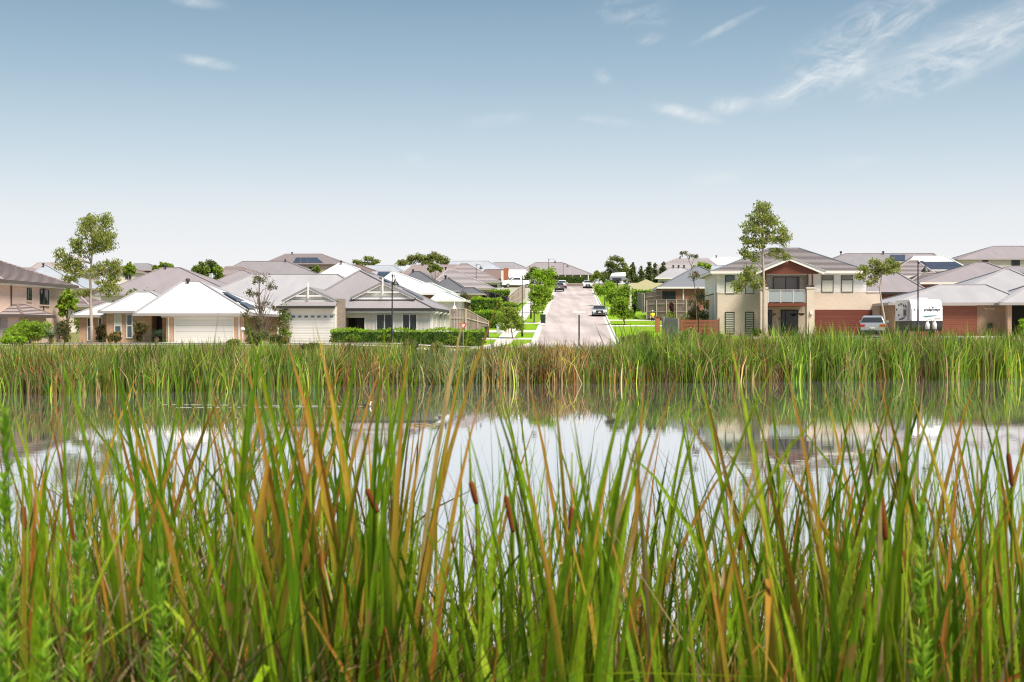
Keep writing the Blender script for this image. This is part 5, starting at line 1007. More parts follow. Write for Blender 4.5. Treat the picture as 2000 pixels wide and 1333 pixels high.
# ------------------------------------------------------------------ vehicles
TYRE = mat('tyre', (.02, .02, .02), .85, .1); RIM = mat('rim', (.45, .45, .46), .35, .05, metal=.7); CG = glass('car_glass', (.03, .035, .04), .05); LGT = mat('headlight', (.75, .76, .78), .15, .03); RED = mat('tail_light', (.42, .02, .02), .25, .05); PLATE = mat('number_plate', (.72, .70, .55), .5, .05)
def car(name, label, px, D, base, paint, away=False, L=4.5, Wd=1.84, H=1.66, kind='suv', rz=0.0, z=None, cat='car', group=None):
    X0 = wx(px, D); Z0 = (wz(base, D) if z is None else z); r = empty(name, (X0, D, Z0), label, cat, group, rz=-TH + rz + (math.pi if away else 0))
    s = H / 1.62
    if kind == 'ute': O = [(-.5, .38), (-.5, .85), (-.48, 1.02), (-.24, 1.12), (-.12, 1.58), (.06, 1.62), (.12, 1.58), (.16, 1.12), (.49, 1.12), (.5, .85), (.5, .45)]; wsi, rwi, belt = (3, 4), (6, 7), 1.12
    elif kind == 'hatch': O = [(-.5, .28), (-.5, .62), (-.47, .82), (-.27, .98), (-.10, 1.5), (.22, 1.55), (.40, 1.42), (.48, .98), (.5, .65), (.5, .3)]; wsi, rwi, belt = (3, 4), (6, 7), .98
    else: O = [(-.5, .32), (-.5, .74), (-.47, .94), (-.24, 1.06), (-.10, 1.56), (.28, 1.62), (.43, 1.52), (.485, 1.04), (.5, .72), (.5, .34)]; wsi, rwi, belt = (3, 4), (6, 7), 1.05
    def hw(zz): return Wd / 2 * (.95 if zz < .45 else 1.0 if zz <= belt else 1.0 - .24 * (zz - belt) / (1.62 - belt))
    P = [(y * L, zz * s, hw(zz)) for y, zz in O]; mb = MB(); n = len(P)
    for k in range(n):
        a = P[k]; b = P[(k + 1) % n]; mb.poly([(-a[2], a[0], a[1]), (a[2], a[0], a[1]), (b[2], b[0], b[1]), (-b[2], b[0], b[1])])
    mb.poly([(-w, y, zz) for y, zz, w in P]); mb.poly([(w, y, zz) for y, zz, w in P][::-1])
    body = mb.build('body', paint, r, bevel=.06)
    bmm = bpy.data.meshes[body.data.name]
    import bmesh as _b
    B = _b.new(); B.from_mesh(bmm); _b.ops.remove_doubles(B, verts=B.verts, dist=1e-4); _b.ops.recalc_face_normals(B, faces=B.faces); B.to_mesh(bmm); B.free()
    def pane(nm, i, j, ins=.1, up=.012):
        a, b = Vector((0, P[i][0], P[i][1])), Vector((0, P[j][0], P[j][1])); d = b - a; nr = Vector((0, -d.z, d.y)).normalized()
        if nr.z < 0: nr = -nr
        p, q = a + d * ins, a + d * (1 - ins * .8); wa = P[i][2] + (P[j][2] - P[i][2]) * ins - .08; wb = P[j][2] - .06
        MB().hexa([Vector((-wa, p.y, p.z)), Vector((wa, p.y, p.z)), Vector((wb, q.y, q.z)), Vector((-wb, q.y, q.z))], [Vector((-wa, p.y, p.z)) + nr * up, Vector((wa, p.y, p.z)) + nr * up, Vector((wb, q.y, q.z)) + nr * up, Vector((-wb, q.y, q.z)) + nr * up]).build(nm, CG, r)
    pane('windscreen', *wsi); pane('rear_window', *rwi)
    zb, zt = (belt + .05) * s, 1.50 * s
    ys = [(-.20, -.02), (0, .19)] + ([(.21, .38)] if kind == 'suv' else []); ys = [(-.2, .1)] if kind == 'ute' else ys
    for sd in (-1, 1):
        for a, b in ys:
            a2 = a + (.09 if a < -.1 else 0); b2 = b - (.05 if b > .3 else 0); w0, w1 = hw(belt + .05) + .006, hw(1.5) + .006
            MB().hexa([(sd * w0, a * L, zb), (sd * w0, b * L, zb), (sd * w1, b2 * L, zt), (sd * w1, a2 * L, zt)], [(sd * (w0 + .01), a * L, zb), (sd * (w0 + .01), b * L, zb), (sd * (w1 + .01), b2 * L, zt), (sd * (w1 + .01), a2 * L, zt)]).build('side_window', CG, r)
        MB().hexa([(sd * Wd * .5, -.215 * L, zb), (sd * (Wd * .5 + .2), -.215 * L, zb), (sd * (Wd * .5 + .2), -.215 * L, zb + .16), (sd * Wd * .5, -.215 * L, zb + .16)], [(sd * Wd * .5, -.19 * L, zb), (sd * (Wd * .5 + .2), -.19 * L, zb), (sd * (Wd * .5 + .2), -.19 * L, zb + .16), (sd * Wd * .5, -.19 * L, zb + .16)]).build('mirror', paint, r)
        for yy in (-.31, .30):
            w = MB().disc_x((sd * (Wd / 2 - .09), yy * L, .34), .34, .24, 16).build('wheel', TYRE, r); MB().disc_x((sd * (Wd / 2 + .025), yy * L, .34), .21, .03, 12).build('rim', RIM, w)
        MB().hexa([(sd * Wd * .27, -.503 * L, .66 * s), (sd * Wd * .48, -.497 * L, .68 * s), (sd * Wd * .49, -.478 * L, .86 * s), (sd * Wd * .25, -.489 * L, .80 * s)], [(sd * Wd * .27, -.49 * L, .66 * s), (sd * Wd * .48, -.48 * L, .68 * s), (sd * Wd * .49, -.46 * L, .87 * s), (sd * Wd * .25, -.47 * L, .82 * s)]).build('headlight', LGT, r)
        bx('tail_light', RED, r, *sorted((sd * Wd * .30, sd * Wd * .5)), .478 * L, .503 * L, .76 * s, .94 * s)
    bx('grille', BLK, r, -Wd * .25, Wd * .25, -.507 * L, -.49 * L, .48 * s, .80 * s); bx('emblem', RIM, r, -.1, .1, -.512 * L, -.5075 * L, .64 * s, .74 * s); bx('lower_grille', BLK, r, -Wd * .38, Wd * .38, -.506 * L, -.49 * L, .34 * s, .45 * s)
    bx('bumper', BLK, r, -Wd * .48, Wd * .48, .49 * L, .512 * L, .34 * s, .5 * s); bx('number_plate', PLATE, r, -.2, .2, -.516 * L, -.5125 * L, .5, .6); bx('number_plate', PLATE, r, -.2, .2, .504 * L, .508 * L, .62 * s, .62 * s + .11)
    bx('underbody', BLK, r, -Wd * .44, Wd * .44, -.46 * L, .46 * L, .18, .36 * s)
    return r
SILV = mat('paint_silver', (.36, .37, .39), .28, .03, spec=.6, metal=.3, coat=.6); DGREY = mat('paint_grey', (.10, .11, .125), .3, .05, spec=.6, coat=.6); WPT = mat('paint_white', (.80, .80, .80), .3, .02, spec=.5, coat=.5)
def on_road(D): return ground(road_x(D), D) + .036
car('parked_hatchback', 'silver hatchback with black grille parked facing down the street', 1170.5, 185, 618, SILV, L=4.3, H=1.58, kind='hatch', z=on_road(183))
car('parked_sedan', 'dark grey car parked in front of a white one near the street head', 1092.5, 281, 568, DGREY, away=True, kind='suv', z=on_road(283))
car('parked_wagon', 'white car parked just behind the dark grey one', 1098, 298, 562, WPT, away=True, kind='suv', z=on_road(300))
car('parked_four_wheel_drive', 'white four-wheel drive with dark front parked at the head of the street facing down', 1148, 305, 560, WPT, L=4.9, Wd=1.95, H=1.85, z=on_road(302))
car('white_utility', 'white utility parked sideways above the timber fence', 1008, 232, 563, WPT, L=5.2, Wd=1.9, H=1.8, kind='ute', rz=math.radians(-72), cat='utility', z=wz(563, 232))
car('silver_suv', 'silver hatch-backed car with red tail lights parked before the red-brown garage door', 1706, 110, 660, SILV, away=True, H=1.62, L=4.5, rz=math.radians(-14), z=ground(wx(1706, 110), 110) + .06)
def support():
    X0 = wx(1008, 232); b = empty('driveway_pad', (X0, 232, wz(563, 232)), 'raised concrete pad under the white utility', 'driveway'); b['kind'] = 'structure'
    bx('slab', MATS['pale_concrete'], b, -3.5, 3.5, -1.8, 4, -2.5, -.01)
support()
def text_mesh(body, size, m, parent, loc, rot, name='lettering', ext=.004, bold=.0):
    c = bpy.data.curves.new('t', 'FONT'); c.body = body; c.size = size; c.align_x = 'CENTER'; c.extrude = ext; c.offset = bold
    o = bpy.data.objects.new('t', c); COL.objects.link(o); bpy.context.view_layer.update()
    me = bpy.data.meshes.new_from_object(o.evaluated_get(bpy.context.evaluated_depsgraph_get())); bpy.data.objects.remove(o)
    me.materials.clear(); me.materials.append(m); p = bpy.data.objects.new(name, me); COL.objects.link(p); p.parent = parent; p.location = loc; p.rotation_euler = rot; return p
def caravan():
    D = 109; X0 = wx(1811, D); Z0 = ground(X0, D) + .06; r = empty('caravan', (X0, D, Z0), 'white caravan with dark lower panels and two gas bottles parked before the brown garage', 'caravan')
    w = 1.17; L = 5.6; z0, z1 = .45, wz(585, D) - Z0; zb = wz(627, D) - Z0; nose = [(.35, z0), (0, zb - .5), (0, zb), (.05, zb + .9), (.16, z1 - .5), (.55, z1 - .1), (1.1, z1)]
    upper = [(y, z) for y, z in nose if z >= zb - .001]; low = [(.35, z0), (0, zb - .5), (0, zb)]
    def prism(pr, name, m, ww, extra):
        pts = pr + extra; mb = MB(); n = len(pts)
        for k in range(n): a, b = pts[k], pts[(k + 1) % n]; mb.poly([(-ww, a[0], a[1]), (ww, a[0], a[1]), (ww, b[0], b[1]), (-ww, b[0], b[1])])
        mb.poly([(-ww, y, z) for y, z in pts][::-1]); mb.poly([(ww, y, z) for y, z in pts]); return mb.build(name, m, r, bevel=.04)
    cw = mat('caravan_white', (.80, .80, .82), .35, .03, spec=.5); cd = mat('caravan_charcoal', (.045, .042, .05), .5, .15, 6)
    prism(upper, 'body', cw, w, [(L, z1), (L, zb)]); prism(low, 'lower_panel', cd, w - .01, [(L, zb - .003), (L, z0)])
    for y in (2.5, 3.35):
        for s in (-1, 1): t = MB().disc_x((s * (w - .12), y, .36), .36, .22, 14).build('wheel', TYRE, r); MB().disc_x((s * (w + .005), y, .36), .22, .03, 10).build('rim', RIM, t)
    for (y0, y1, a, b, nm) in ((1.7, 2.7, zb + .35, zb + 1.15, 'window'), (.75, 1.35, zb + .05, zb + 1.45, 'door')):
        q = bx(nm, GREYF, r, -w - .03, -w - .002, y0, y1, a, b); bx('pane', GLASSB if nm == 'window' else mat('caravan_door', (.48, .42, .42), .5), q, -w - .04, -w - .031, y0 + .07, y1 - .07, a + .07, b - .07)
    g = mat('decal_blue', (.04, .05, .14), .5); 
    for k in range(3): MB().bar((-w - .006, 2.2 + k * .35, zb + .3 - k * .07), (-w - .006, 4.3 - k * .2, zb + .08 + k * .04), .008, .09).build('swoosh_decal', g, r)
    for k, (y, z) in enumerate(((4.1, 1.55), (3.4, 1.6), (2.6, 1.5), (1.9, 1.45), (4.9, 1.2), (4.2, .75))): bx('marker_fitting', DARK, r, -w - .05, -w - .002, y, y + .2, zb + z - .35, zb + z - .2)
    f = lambda z: {0: 0}.get(0) + .05 * max(0, min(1, (z - zb) / .9)) - .015
    ink = mat('decal_ink', (.03, .03, .06), .5); teal = mat('decal_teal', (.05, .22, .26), .5)
    text_mesh('new', .24, ink, r, (.32, f(zb + 1.1) - .002, zb + .98), (math.radians(88), 0, 0), bold=.012); text_mesh('prosperity', .27, ink, r, (.32, f(zb + .9) - .002, zb + .77), (math.radians(88), 0, 0), bold=.008)
    MB().hexa([(-.3, -.012, zb + .38), (.35, -.012, zb + .41), (.75, -.012, zb + .42), (-.1, -.012, zb + .3)], [(-.3, .02, zb + .38), (.35, .02, zb + .41), (.75, .02, zb + .42), (-.1, .02, zb + .3)]).build('swoosh_decal', teal, r)
    bx('small_lettering_strip', GREYF, r, .55, 1.0, -.014, .02, zb + .15, zb + .19)
    for s in (-1, 1):
        bx('clearance_light', DARK, r, s * .95 - .04, s * .95 + .04, -.012, .03, zb + .85, zb + .93)
        gb = MB().lathe([(.12, 0), (.16, .05), (.16, .4), (.1, .52), (.04, .55)], 12, (s * .27 + .1, -.75, .62)).build('gas_bottle', WHITE, r, smooth=True); MB().lathe([(.09, .56), (.1, .68), (.03, .69)], 10, (s * .27 + .1, -.75, .62)).build('valve_collar', WHITE, gb)
        MB().bar((s * .9, .4, .5), (0.1, -1.5, .5), .08, .1).build('drawbar', BLK, r)
        MB().tube([(s * .35 + .1, -.35, .8), (s * .12 + .1, -.38, 1.35), (.1, -.38, 1.38)], .02, 6).build('hose', GREYF, r)
    MB().lathe([(.04, -.2), (.04, .5)], 8, (.1, -1.4, 0)).lathe([(.09, -.06), (.09, .0)], 8, (.1, -1.4, 0)).build('jockey_wheel', BLK, r)
    bx('roof_hatch', cw, r, -.4, .4, 1.6, 2.3, z1 + .002, z1 + .14, bevel=.03)
caravan()
def boat():
    D = 262; X0 = wx(1206, D); Z0 = wz(551.5, D); r = empty('covered_caravan', (X0, D, Z0), 'white caravan under a grey-sided cover among trees near the street head', 'caravan'); z1 = wz(532, D) - Z0; zm = wz(541, D) - Z0
    a, b = wx(1191, D) - X0, wx(1222, D) - X0
    MB().hexa([(a, 0, zm), (b, 0, zm), (b, 2.3, zm), (a, 2.3, zm)], [(a + .4, .1, z1 - .15), (b, .1, z1), (b, 2.2, z1), (a + .4, 2.2, z1 - .15)]).build('roof', WPT, r, bevel=.12); bx('side', mat('cover_grey', (.24, .24, .30), .6), r, a, b, .02, 2.28, .35, zm - .003, bevel=.05); bx('window', CG, r, a + .5, b - .8, -.01, .018, zm - .75, zm - .2)
    for y in (.2, 2.0): MB().disc_x((0, y, .35), .35, .2, 12).build('wheel', TYRE, r)
boat()

# ------------------------------------------------------------------ people
def skin_mesh(name, verts, edges, rad, m, parent, sub=1):
    me = bpy.data.meshes.new(name); me.from_pydata(verts, edges, []); o = bpy.data.objects.new(name, me); COL.objects.link(o); o.parent = parent; me.materials.append(m)
    md = o.modifiers.new('skin', 'SKIN'); md.use_smooth_shade = True; sb = o.modifiers.new('sub', 'SUBSURF'); sb.levels = sub; sb.render_levels = sub
    for i, s in enumerate(me.skin_vertices[0].data): s.radius = (rad[i], rad[i]) if not hasattr(rad[i], '__len__') else rad[i]; s.use_root = (i == 0)
    return o
def person(label, px, D, base, shirt, shorts, skin, hat, face_away=False, stride=.12, arm_bend=.15):
    X0 = wx(px, D); r = empty('person', (X0, D, wz(base, D)), label, 'person', rz=math.pi if face_away else 0)
    V = [(0, 0, .95), (0, .0, 1.12), (0, .01, 1.32), (0, 0, 1.46), (0, -.01, 1.53), (0, -.015, 1.62), (0, -.01, 1.70)]; E = [(0, 1), (1, 2), (2, 3), (3, 4), (4, 5), (5, 6)]; Rd = [(.16, .12), (.14, .11), (.17, .12), (.075, .07), (.055, .055), (.085, .10), (.075, .09)]
    def add(chain, par, rads):
        p = par
        for v, q in zip(chain, rads): V.append(v); Rd.append(q); E.append((p, len(V) - 1)); p = len(V) - 1
        return p
    for s in (-1, 1):
        y = s * stride
        a = add([(s * .10, 0, .88), (s * .11, -y * .4 - .02, .50), (s * .115, y * .25 + .02, .10), (s * .12, y * .25 - .02, .045), (s * .13, y * .25 - .15, .035)], 0, [.095, .062, .042, .045, .035])
        w = add([(s * .19, .01, 1.40), (s * .25, .03, 1.14), (s * .25, -.05 - arm_bend, .92), (s * .25, -.08 - arm_bend, .84)], 2, [.06, .047, .033, (.022, .038)])
        for k, (dx, ln) in enumerate(((-.03, .06), (-.01, .075), (.01, .07), (.03, .055))): add([(s * .25 + dx * .4, -.085 - arm_bend + dx, .80), (s * .25 + dx * .3, -.07 - arm_bend + dx, .80 - ln)], w, [.010, .008])
        add([(s * .225, -.11 - arm_bend, .83), (s * .215, -.125 - arm_bend, .79)], w, [.011, .009])
    b = skin_mesh('body', V, E, Rd, skin, r)
    skin_mesh('shirt', [(0, 0, 1.0), (0, .005, 1.2), (0, .01, 1.33), (0, 0, 1.42), (-.19, .01, 1.40), (-.235, .025, 1.24), (.19, .01, 1.40), (.235, .025, 1.24)], [(0, 1), (1, 2), (2, 3), (2, 4), (4, 5), (2, 6), (6, 7)], [(.185, .14), (.17, .13), (.19, .14), (.09, .085), .075, .07, .075, .07], shirt, r)
    skin_mesh('shorts', [(0, 0, 1.0), (0, 0, .90), (-.10, 0, .82), (-.11, stride * .3, .60), (.10, 0, .82), (.11, -stride * .3, .60)], [(0, 1), (1, 2), (2, 3), (1, 4), (4, 5)], [(.175, .13), (.175, .135), .11, .095, .11, .095], shorts, r)
    MB().lathe([(.095, 1.66), (.1, 1.70), (.085, 1.76), (.03, 1.79)], 12).box(-.07, .07, -.19, -.08, 1.675, 1.695).build('cap', hat, r, smooth=False)
    MB().lathe([(.098, 1.58), (.1, 1.66)], 10, (0, .02, 0)).build('hair', mat('hair', (.05, .035, .025), .7), r)
    for s in (-1, 1): bx('eye', BLK, r, s * .035 - .012, s * .035 + .012, -.108, -.098, 1.625, 1.637); bx('shoe', mat('shoe', (.25, .22, .22), .7), r, s * .13 - .055, s * .13 + .055, s * stride * .25 - .2, s * stride * .25 + .08, .0, .085, bevel=.03)
    bx('nose', skin, r, -.013, .013, -.125, -.1, 1.59, 1.625); bx('mouth', mat('lips', (.35, .14, .12), .6), r, -.025, .025, -.108, -.1, 1.56, 1.568)
SKIN = mat('skin', (.50, .30, .20), .6, .06); TAN_ = mat('skin_tan', (.42, .22, .13), .6, .06)
person('person in yellow shirt, dark shorts and white cap walking by the timber fence', 1274.5, 162, 637, mat('hi_vis', (.72, .80, .02), .7), mat('shorts_dark', (.025, .025, .04), .8), SKIN, WHITE)
person('person in dark top and shorts on the footpath under the leaning street tree', 990.5, 148, 653.5, mat('top_dark', (.03, .025, .03), .8), mat('shorts_black', (.02, .018, .02), .8), TAN_, mat('cap_dark', (.05, .05, .06), .8), stride=.16)
# ------------------------------------------------------------------ reeds
REED = leaf_mat('reed_leaf', .25)
def blades(P, H, Wd, lean, cols, rng, tipcol=None):
    """P base (n,3), H heights, Wd widths, lean (n,2): 2-segment tapering blades"""
    n = len(P); a = rng.random(n) * 2 * np.pi; s = np.c_[np.cos(a), np.sin(a), np.zeros(n)] * (Wd[:, None] / 2)
    up = np.c_[np.zeros((n, 2)), H]; ln = np.c_[lean, np.zeros(n)]
    m = P + up * .55 + ln * .3 * H[:, None]; t = P + up * (1 - .12 * np.linalg.norm(lean, axis=1)[:, None] ** 2) + ln * H[:, None]
    V = np.stack([P - s * .8, P + s * .8, m + s, m - s, t], 1).reshape(-1, 3); i = np.arange(n)[:, None] * 5
    q = i + np.array([0, 1, 2, 3]); tr = i + np.array([3, 2, 4]); c = np.repeat(cols, 5, 0)
    if tipcol is not None: c[4::5] = tipcol
    return V, [q, tr], c
G1, G2, G3 = np.array((.13, .23, .03)), np.array((.21, .31, .045)), np.array((.10, .185, .05)); TANC, RUST, PALE = np.array((.42, .32, .16)), np.array((.28, .15, .055)), np.array((.26, .32, .15))
def far_reeds():
    rng = np.random.default_rng(21)
    regions = [('reed_bed', 'tall green reed bed lining the far bank below the brick and white-roofed houses', -75, 600, 15000, 'left'), ('reed_bed', 'olive and rust-brown reed bed lining the far bank at the foot of the street', 600, 1210, 15000, 'mid'), ('reed_bed', 'fresh yellow-green reed bed lining the far bank below the cream house and caravan', 1210, 2080, 20000, 'right')]
    for nm, lb, p0, p1, n, kd in regions:
        nc = int((p1 - p0) * .62); cpx = rng.uniform(p0, p1, nc); cq = rng.random(nc) ** 1.3; chf = .74 + .5 * rng.random(nc) ** 1.4; chue = rng.random(nc); crad = .25 + .4 * rng.random(nc)
        ci = rng.integers(0, nc, n); P = np.zeros((n, 3)); px = np.zeros(n)
        off = rng.normal(size=(n, 2)) * crad[ci][:, None]
        for i in range(n):
            c = ci[i]; x = (cpx[c] - 1000) / F * 78; ys = shore(x) + .5 * math.sin(x * 2.3) + .5 * math.sin(x * .9 + 1); y = max(ys - .5, ys - .2 + cq[c] * 7.0 + off[i, 1]); x = (cpx[c] - 1000) / F * y + off[i, 0]; P[i] = (x, y, max(ground(x, y), -.15)); px[i] = cpx[c]
        xx = P[:, 0]
        H = (1.95 if kd == 'left' else 1.95 if kd == 'mid' else 2.6) * (.5 + .55 * rng.random(n) ** .7) * chf[ci]
        base = np.where(rng.random((n, 1)) < .5, G1, G2); base = np.where(rng.random((n, 1)) < .2, G3, base)
        r = rng.random(n)
        if kd == 'mid':
            rz = np.exp(-((px - 1095) / 95) ** 2) * .62 + np.exp(-((px - 690) / 60) ** 2) * .45 + .12; pale = np.exp(-((px - 880) / 90) ** 2) * .7
            base = np.where((rng.random(n) < pale)[:, None], PALE * .8, base); dead = r < rz; H = H * np.where(abs(px - 880) < 80, .86, 1.0)
        elif kd == 'left': dead = r < .13 + .3 * np.exp(-((px - 120) / 90) ** 2)
        else: dead = r < .10 + .22 * np.exp(-((px - 1420) / 70) ** 2) + .25 * np.exp(-((px - 1820) / 40) ** 2); base = base * np.array([1.15, 1.15, 1.0])
        base = np.where(dead[:, None], np.where(rng.random((n, 1)) < .5, RUST, TANC), base)
        base = base * (.55 + .8 * rng.random((n, 1))) * (1 + .25 * np.sin(xx * 1.9 + 2)[:, None]); cl = chue[ci][:, None]; base = np.where((cl > .7) & (rng.random((n, 1)) < .6), base * np.array([1.5, 1.25, 1.0]), base); base = np.where(cl < .2, base * .72, base); base = np.where((cl > .45) & (cl < .55) & (rng.random((n, 1)) < .6), TANC * .8, base)
        lean = rng.normal(size=(n, 2)) * np.where(rng.random((n, 1)) < .3, .42, .15)
        V1, F1, c1 = blades(P, H, rng.uniform(.035, .085, n), lean, base, rng)
        # dead basal litter at the water's edge
        m = n // 2; j = rng.integers(0, n, m); Pb = P[j].copy(); yy = np.array([shore(x) for x in Pb[:, 0]]); Pb[:, 1] = yy - .3 + rng.random(m) * 1.2; Pb[:, 2] = -.05
        cb = np.where(rng.random((m, 1)) < .6, TANC * .8, RUST * .8) * (.6 + .8 * rng.random((m, 1)))
        if kd == 'mid': cb = np.where((abs(px[j] - 880) < 90)[:, None] & (rng.random((m, 1)) < .8), PALE * .7, cb)
        V2, F2, c2 = blades(Pb, .35 + 1.1 * rng.random(m) ** 1.5, rng.uniform(.02, .045, m), rng.normal(size=(m, 2)) * .45, cb, rng)
        Fs = F1 + [f + len(V1) for f in F2]
        o = np_mesh(nm, np.concatenate([V1, V2]), Fs, REED, np.concatenate([c1, c2])); tag(o, lb, 'reeds', kind='stuff')
    # rough grass on the bank behind the reeds
    n = 26000; X = rng.uniform(-40, 42, n); Y = np.array([shore(x) for x in X]) + rng.uniform(6, 22, n); P = np.c_[X, Y, [ground(x, y) for x, y in zip(X, Y)]]
    keep = np.abs(X - (5.9 + TAN * (Y - 133))) > 0; c = np.where(rng.random((n, 1)) < .6, G2, TANC) * (.8 + .5 * rng.random((n, 1)))
    V, Fs, c = blades(P, .2 + .35 * rng.random(n), rng.uniform(.02, .05, n), rng.normal(size=(n, 2)) * .3, c, rng)
    tag(np_mesh('bank_grass', V, Fs, REED, c), 'rough long grass on the bank behind the reeds', 'grass', kind='stuff')
far_reeds()

# foreground cattails: every plant a thing, every leaf a part
LM = {'green': leaf_mat('cattail_green', .22, False, (.030, .09, .004), (.22, .34, .012)), 'lime': leaf_mat('cattail_lime', .35, False, (.20, .31, .012), (.34, .42, .03)),
      'tipped': leaf_mat('cattail_tipped', .30, False, (.06, .12, .006), (.22, .29, .016), tip=(.36, .19, .03, .70)), 'amber': leaf_mat('cattail_amber', .30, False, (.34, .18, .02), (.50, .34, .05)),
      'tan': leaf_mat('cattail_tan', .25, False, (.30, .20, .075), (.50, .39, .19)), 'rust': leaf_mat('cattail_rust', .2, False, (.22, .08, .015), (.36, .15, .03))}
HEADM = mat('seed_head', (.17, .05, .014), .95, .4, 14, bump=.25, bscale=220, spec=.05); STEMM = LM['green']
def leaf_geom(lean, bend, kink, tk, w, tw, seg=9, curl=0.0):
    mb = MB(); p = Vector((0, 0, 0)); ds = 1 / seg; rows = []
    for k in range(seg + 1):
        t = k / seg; ang = lean + bend * t * t + (kink * sstep(tk - .03, tk + .05, t)) + curl * max(0, t - .5) ** 2 * 4
        d = Vector((math.sin(ang), 0, math.cos(ang))); nrm = Vector((d.z, 0, -d.x)); a = tw * t * 2
        side = (Vector((0, 1, 0)) * math.cos(a) + nrm * math.sin(a)); fold = side.cross(d)
        ww = w * (.75 + .25 * min(1, t * 4)) * min(1, ((1 - t) / .45) ** .75 + .02)
        rows.append((p - side * ww / 2, p + fold * ww * .16, p + side * ww / 2)); p = p + d * ds
    i0 = 0
    for r_ in rows: mb.v += [tuple(x) for x in r_]
    for k in range(seg):
        a = k * 3; mb.f += [(a, a + 1, a + 4, a + 3), (a + 1, a + 2, a + 5, a + 4)]
    return mb
def cattails():
    rng = random.Random(8); LMESH = {}
    def lm(kind, key):
        if (kind, key) not in LMESH:
            r = random.Random(hash(kind) % 997 if False else sum(map(ord, kind)) * 31 + key)
            if kind == 'up': g = leaf_geom(r.uniform(0, .17), r.uniform(-.05, .42), 0, 2, .0122, r.uniform(-1.2, 1.2))
            elif kind == 'arc': g = leaf_geom(r.uniform(.05, .2), r.uniform(.5, 1.3), 0, 2, .0122, r.uniform(-1, 1))
            elif kind == 'kink': g = leaf_geom(r.uniform(0, .15), r.uniform(0, .25), r.uniform(.9, 2.4), r.uniform(.35, .75), .0122, r.uniform(-1, 1), 11)
            else: g = leaf_geom(r.uniform(.1, .5), r.uniform(.4, 1.4), r.uniform(.3, 1.6), r.uniform(.3, .6), .0122, r.uniform(-2, 2), 11, r.uniform(0, 2.0))
            LMESH[(kind, key)] = g
        return LMESH[(kind, key)]
    cache = {}
    def leaf(parent, kind, mt, L, rz, wk, off):
        key = rng.randrange(9)
        if (kind, key, mt) not in cache: cache[(kind, key, mt)] = lm(kind, key).mesh('leaf', LM[mt], True)
        o = bpy.data.objects.new('leaf', cache[(kind, key, mt)]); COL.objects.link(o); o.parent = parent; o.location = off; o.rotation_euler = (0, 0, rz); o.scale = (L, L * wk, L)
        if kind in ('kink', 'curl'): o['bent'] = 1
        return o
    prof = [(-80, 775), (0, 765), (100, 765), (200, 790), (330, 735), (450, 760), (560, 740), (640, 720), (700, 730), (760, 690), (800, 820), (850, 890), (960, 905), (1040, 810), (1110, 745), (1170, 800), (1245, 720), (1300, 905), (1370, 910), (1440, 820), (1545, 730), (1640, 800), (1760, 745), (1860, 780), (1960, 745), (2080, 760)]
    def top(px):
        for (a, b), (c, d) in zip(prof, prof[1:]):
            if px <= c: return b + (d - b) * (px - a) / (c - a)
        return 780
    GRP = {'green': ('leafy all-green cattail in the foreground reed stand', 'green cattails'), 'mixed': ('cattail with green and amber leaves in the foreground reed stand', 'green and amber cattails'), 'dry': ('half-dead cattail with tan and rusty broken leaves in the foreground stand', 'withered cattails'), 'head': ('cattail carrying a brown sausage-shaped seed head in the foreground stand', 'cattails with seed heads')}
    def plant(px, Y, kind, nl, ytop, head=None):
        X = wx(px, Y); zb = max(ground(X, Y), -.25); lb, gp = GRP[kind]; r = empty('cattail', (X, Y, zb), lb, 'cattail', gp, rz=0)
        zt = wz(ytop, Y); L0 = max(.9, (zt - zb) * 1.09)
        wk0 = 2.0 / L0 * 1.05
        for k in range(nl):
            L = L0 * (1.0 if k == 0 else rng.uniform(.62, .98)); a = rng.uniform(0, 6.283); off = (rng.uniform(-.05, .05), rng.uniform(-.05, .05), 0)
            u = rng.random()
            if kind == 'green': mt = 'green' if u < .62 else 'lime' if u < .82 else 'tipped'; kd = 'up' if rng.random() < .76 else 'arc' if rng.random() < .6 else 'kink'
            elif kind == 'dry': mt = 'tan' if u < .45 else 'rust' if u < .72 else 'amber' if u < .85 else 'green'; kd = 'kink' if rng.random() < .45 else 'curl' if rng.random() < .6 else 'up'; L *= .85 if kd != 'up' else 1
            elif kind == 'mixed': mt = 'green' if u < .50 else 'tipped' if u < .74 else 'amber' if u < .82 else 'lime' if u < .93 else 'rust'; kd = 'up' if rng.random() < .78 else 'kink' if rng.random() < .5 else 'arc'
            else: mt = 'green' if u < .6 else 'tipped' if u < .8 else 'tan'; kd = 'up' if rng.random() < .8 else 'kink'
            leaf(r, kd, mt, L, a, rng.choice((.55, .8, 1.0, 1.25, 1.55)) * rng.uniform(.85, 1.15) * 2.1 / L * (.75 if mt in ('amber', 'rust', 'tan') else 1), off)
        for k in range(3 if rng.random() < .6 else 2): leaf(r, 'curl' if rng.random() < .6 else 'kink', 'tan' if rng.random() < .45 else 'rust', L0 * rng.uniform(.4, .85), rng.uniform(0, 6.283), rng.uniform(.8, 1.3) * 2.0 / L0, (rng.uniform(-.06, .06), rng.uniform(-.06, .06), 0))
        W_ = ('no', 'one', 'two', 'three', 'four', 'five', 'six', 'seven', 'eight', 'nine', 'ten', 'eleven', 'twelve', 'thirteen', 'fourteen', 'fifteen', 'sixteen'); ch = [c for c in r.children]
        nm = [c.data.materials[0].name.split('_')[1] for c in ch]; g_ = sum(x in ('green', 'lime', 'tipped') for x in nm); am = sum(x == 'amber' for x in nm); dr = sum(x in ('tan', 'rust') for x in nm)
        hgt = 'tall' if ytop < 800 else 'mid-height' if ytop < 900 else 'short'
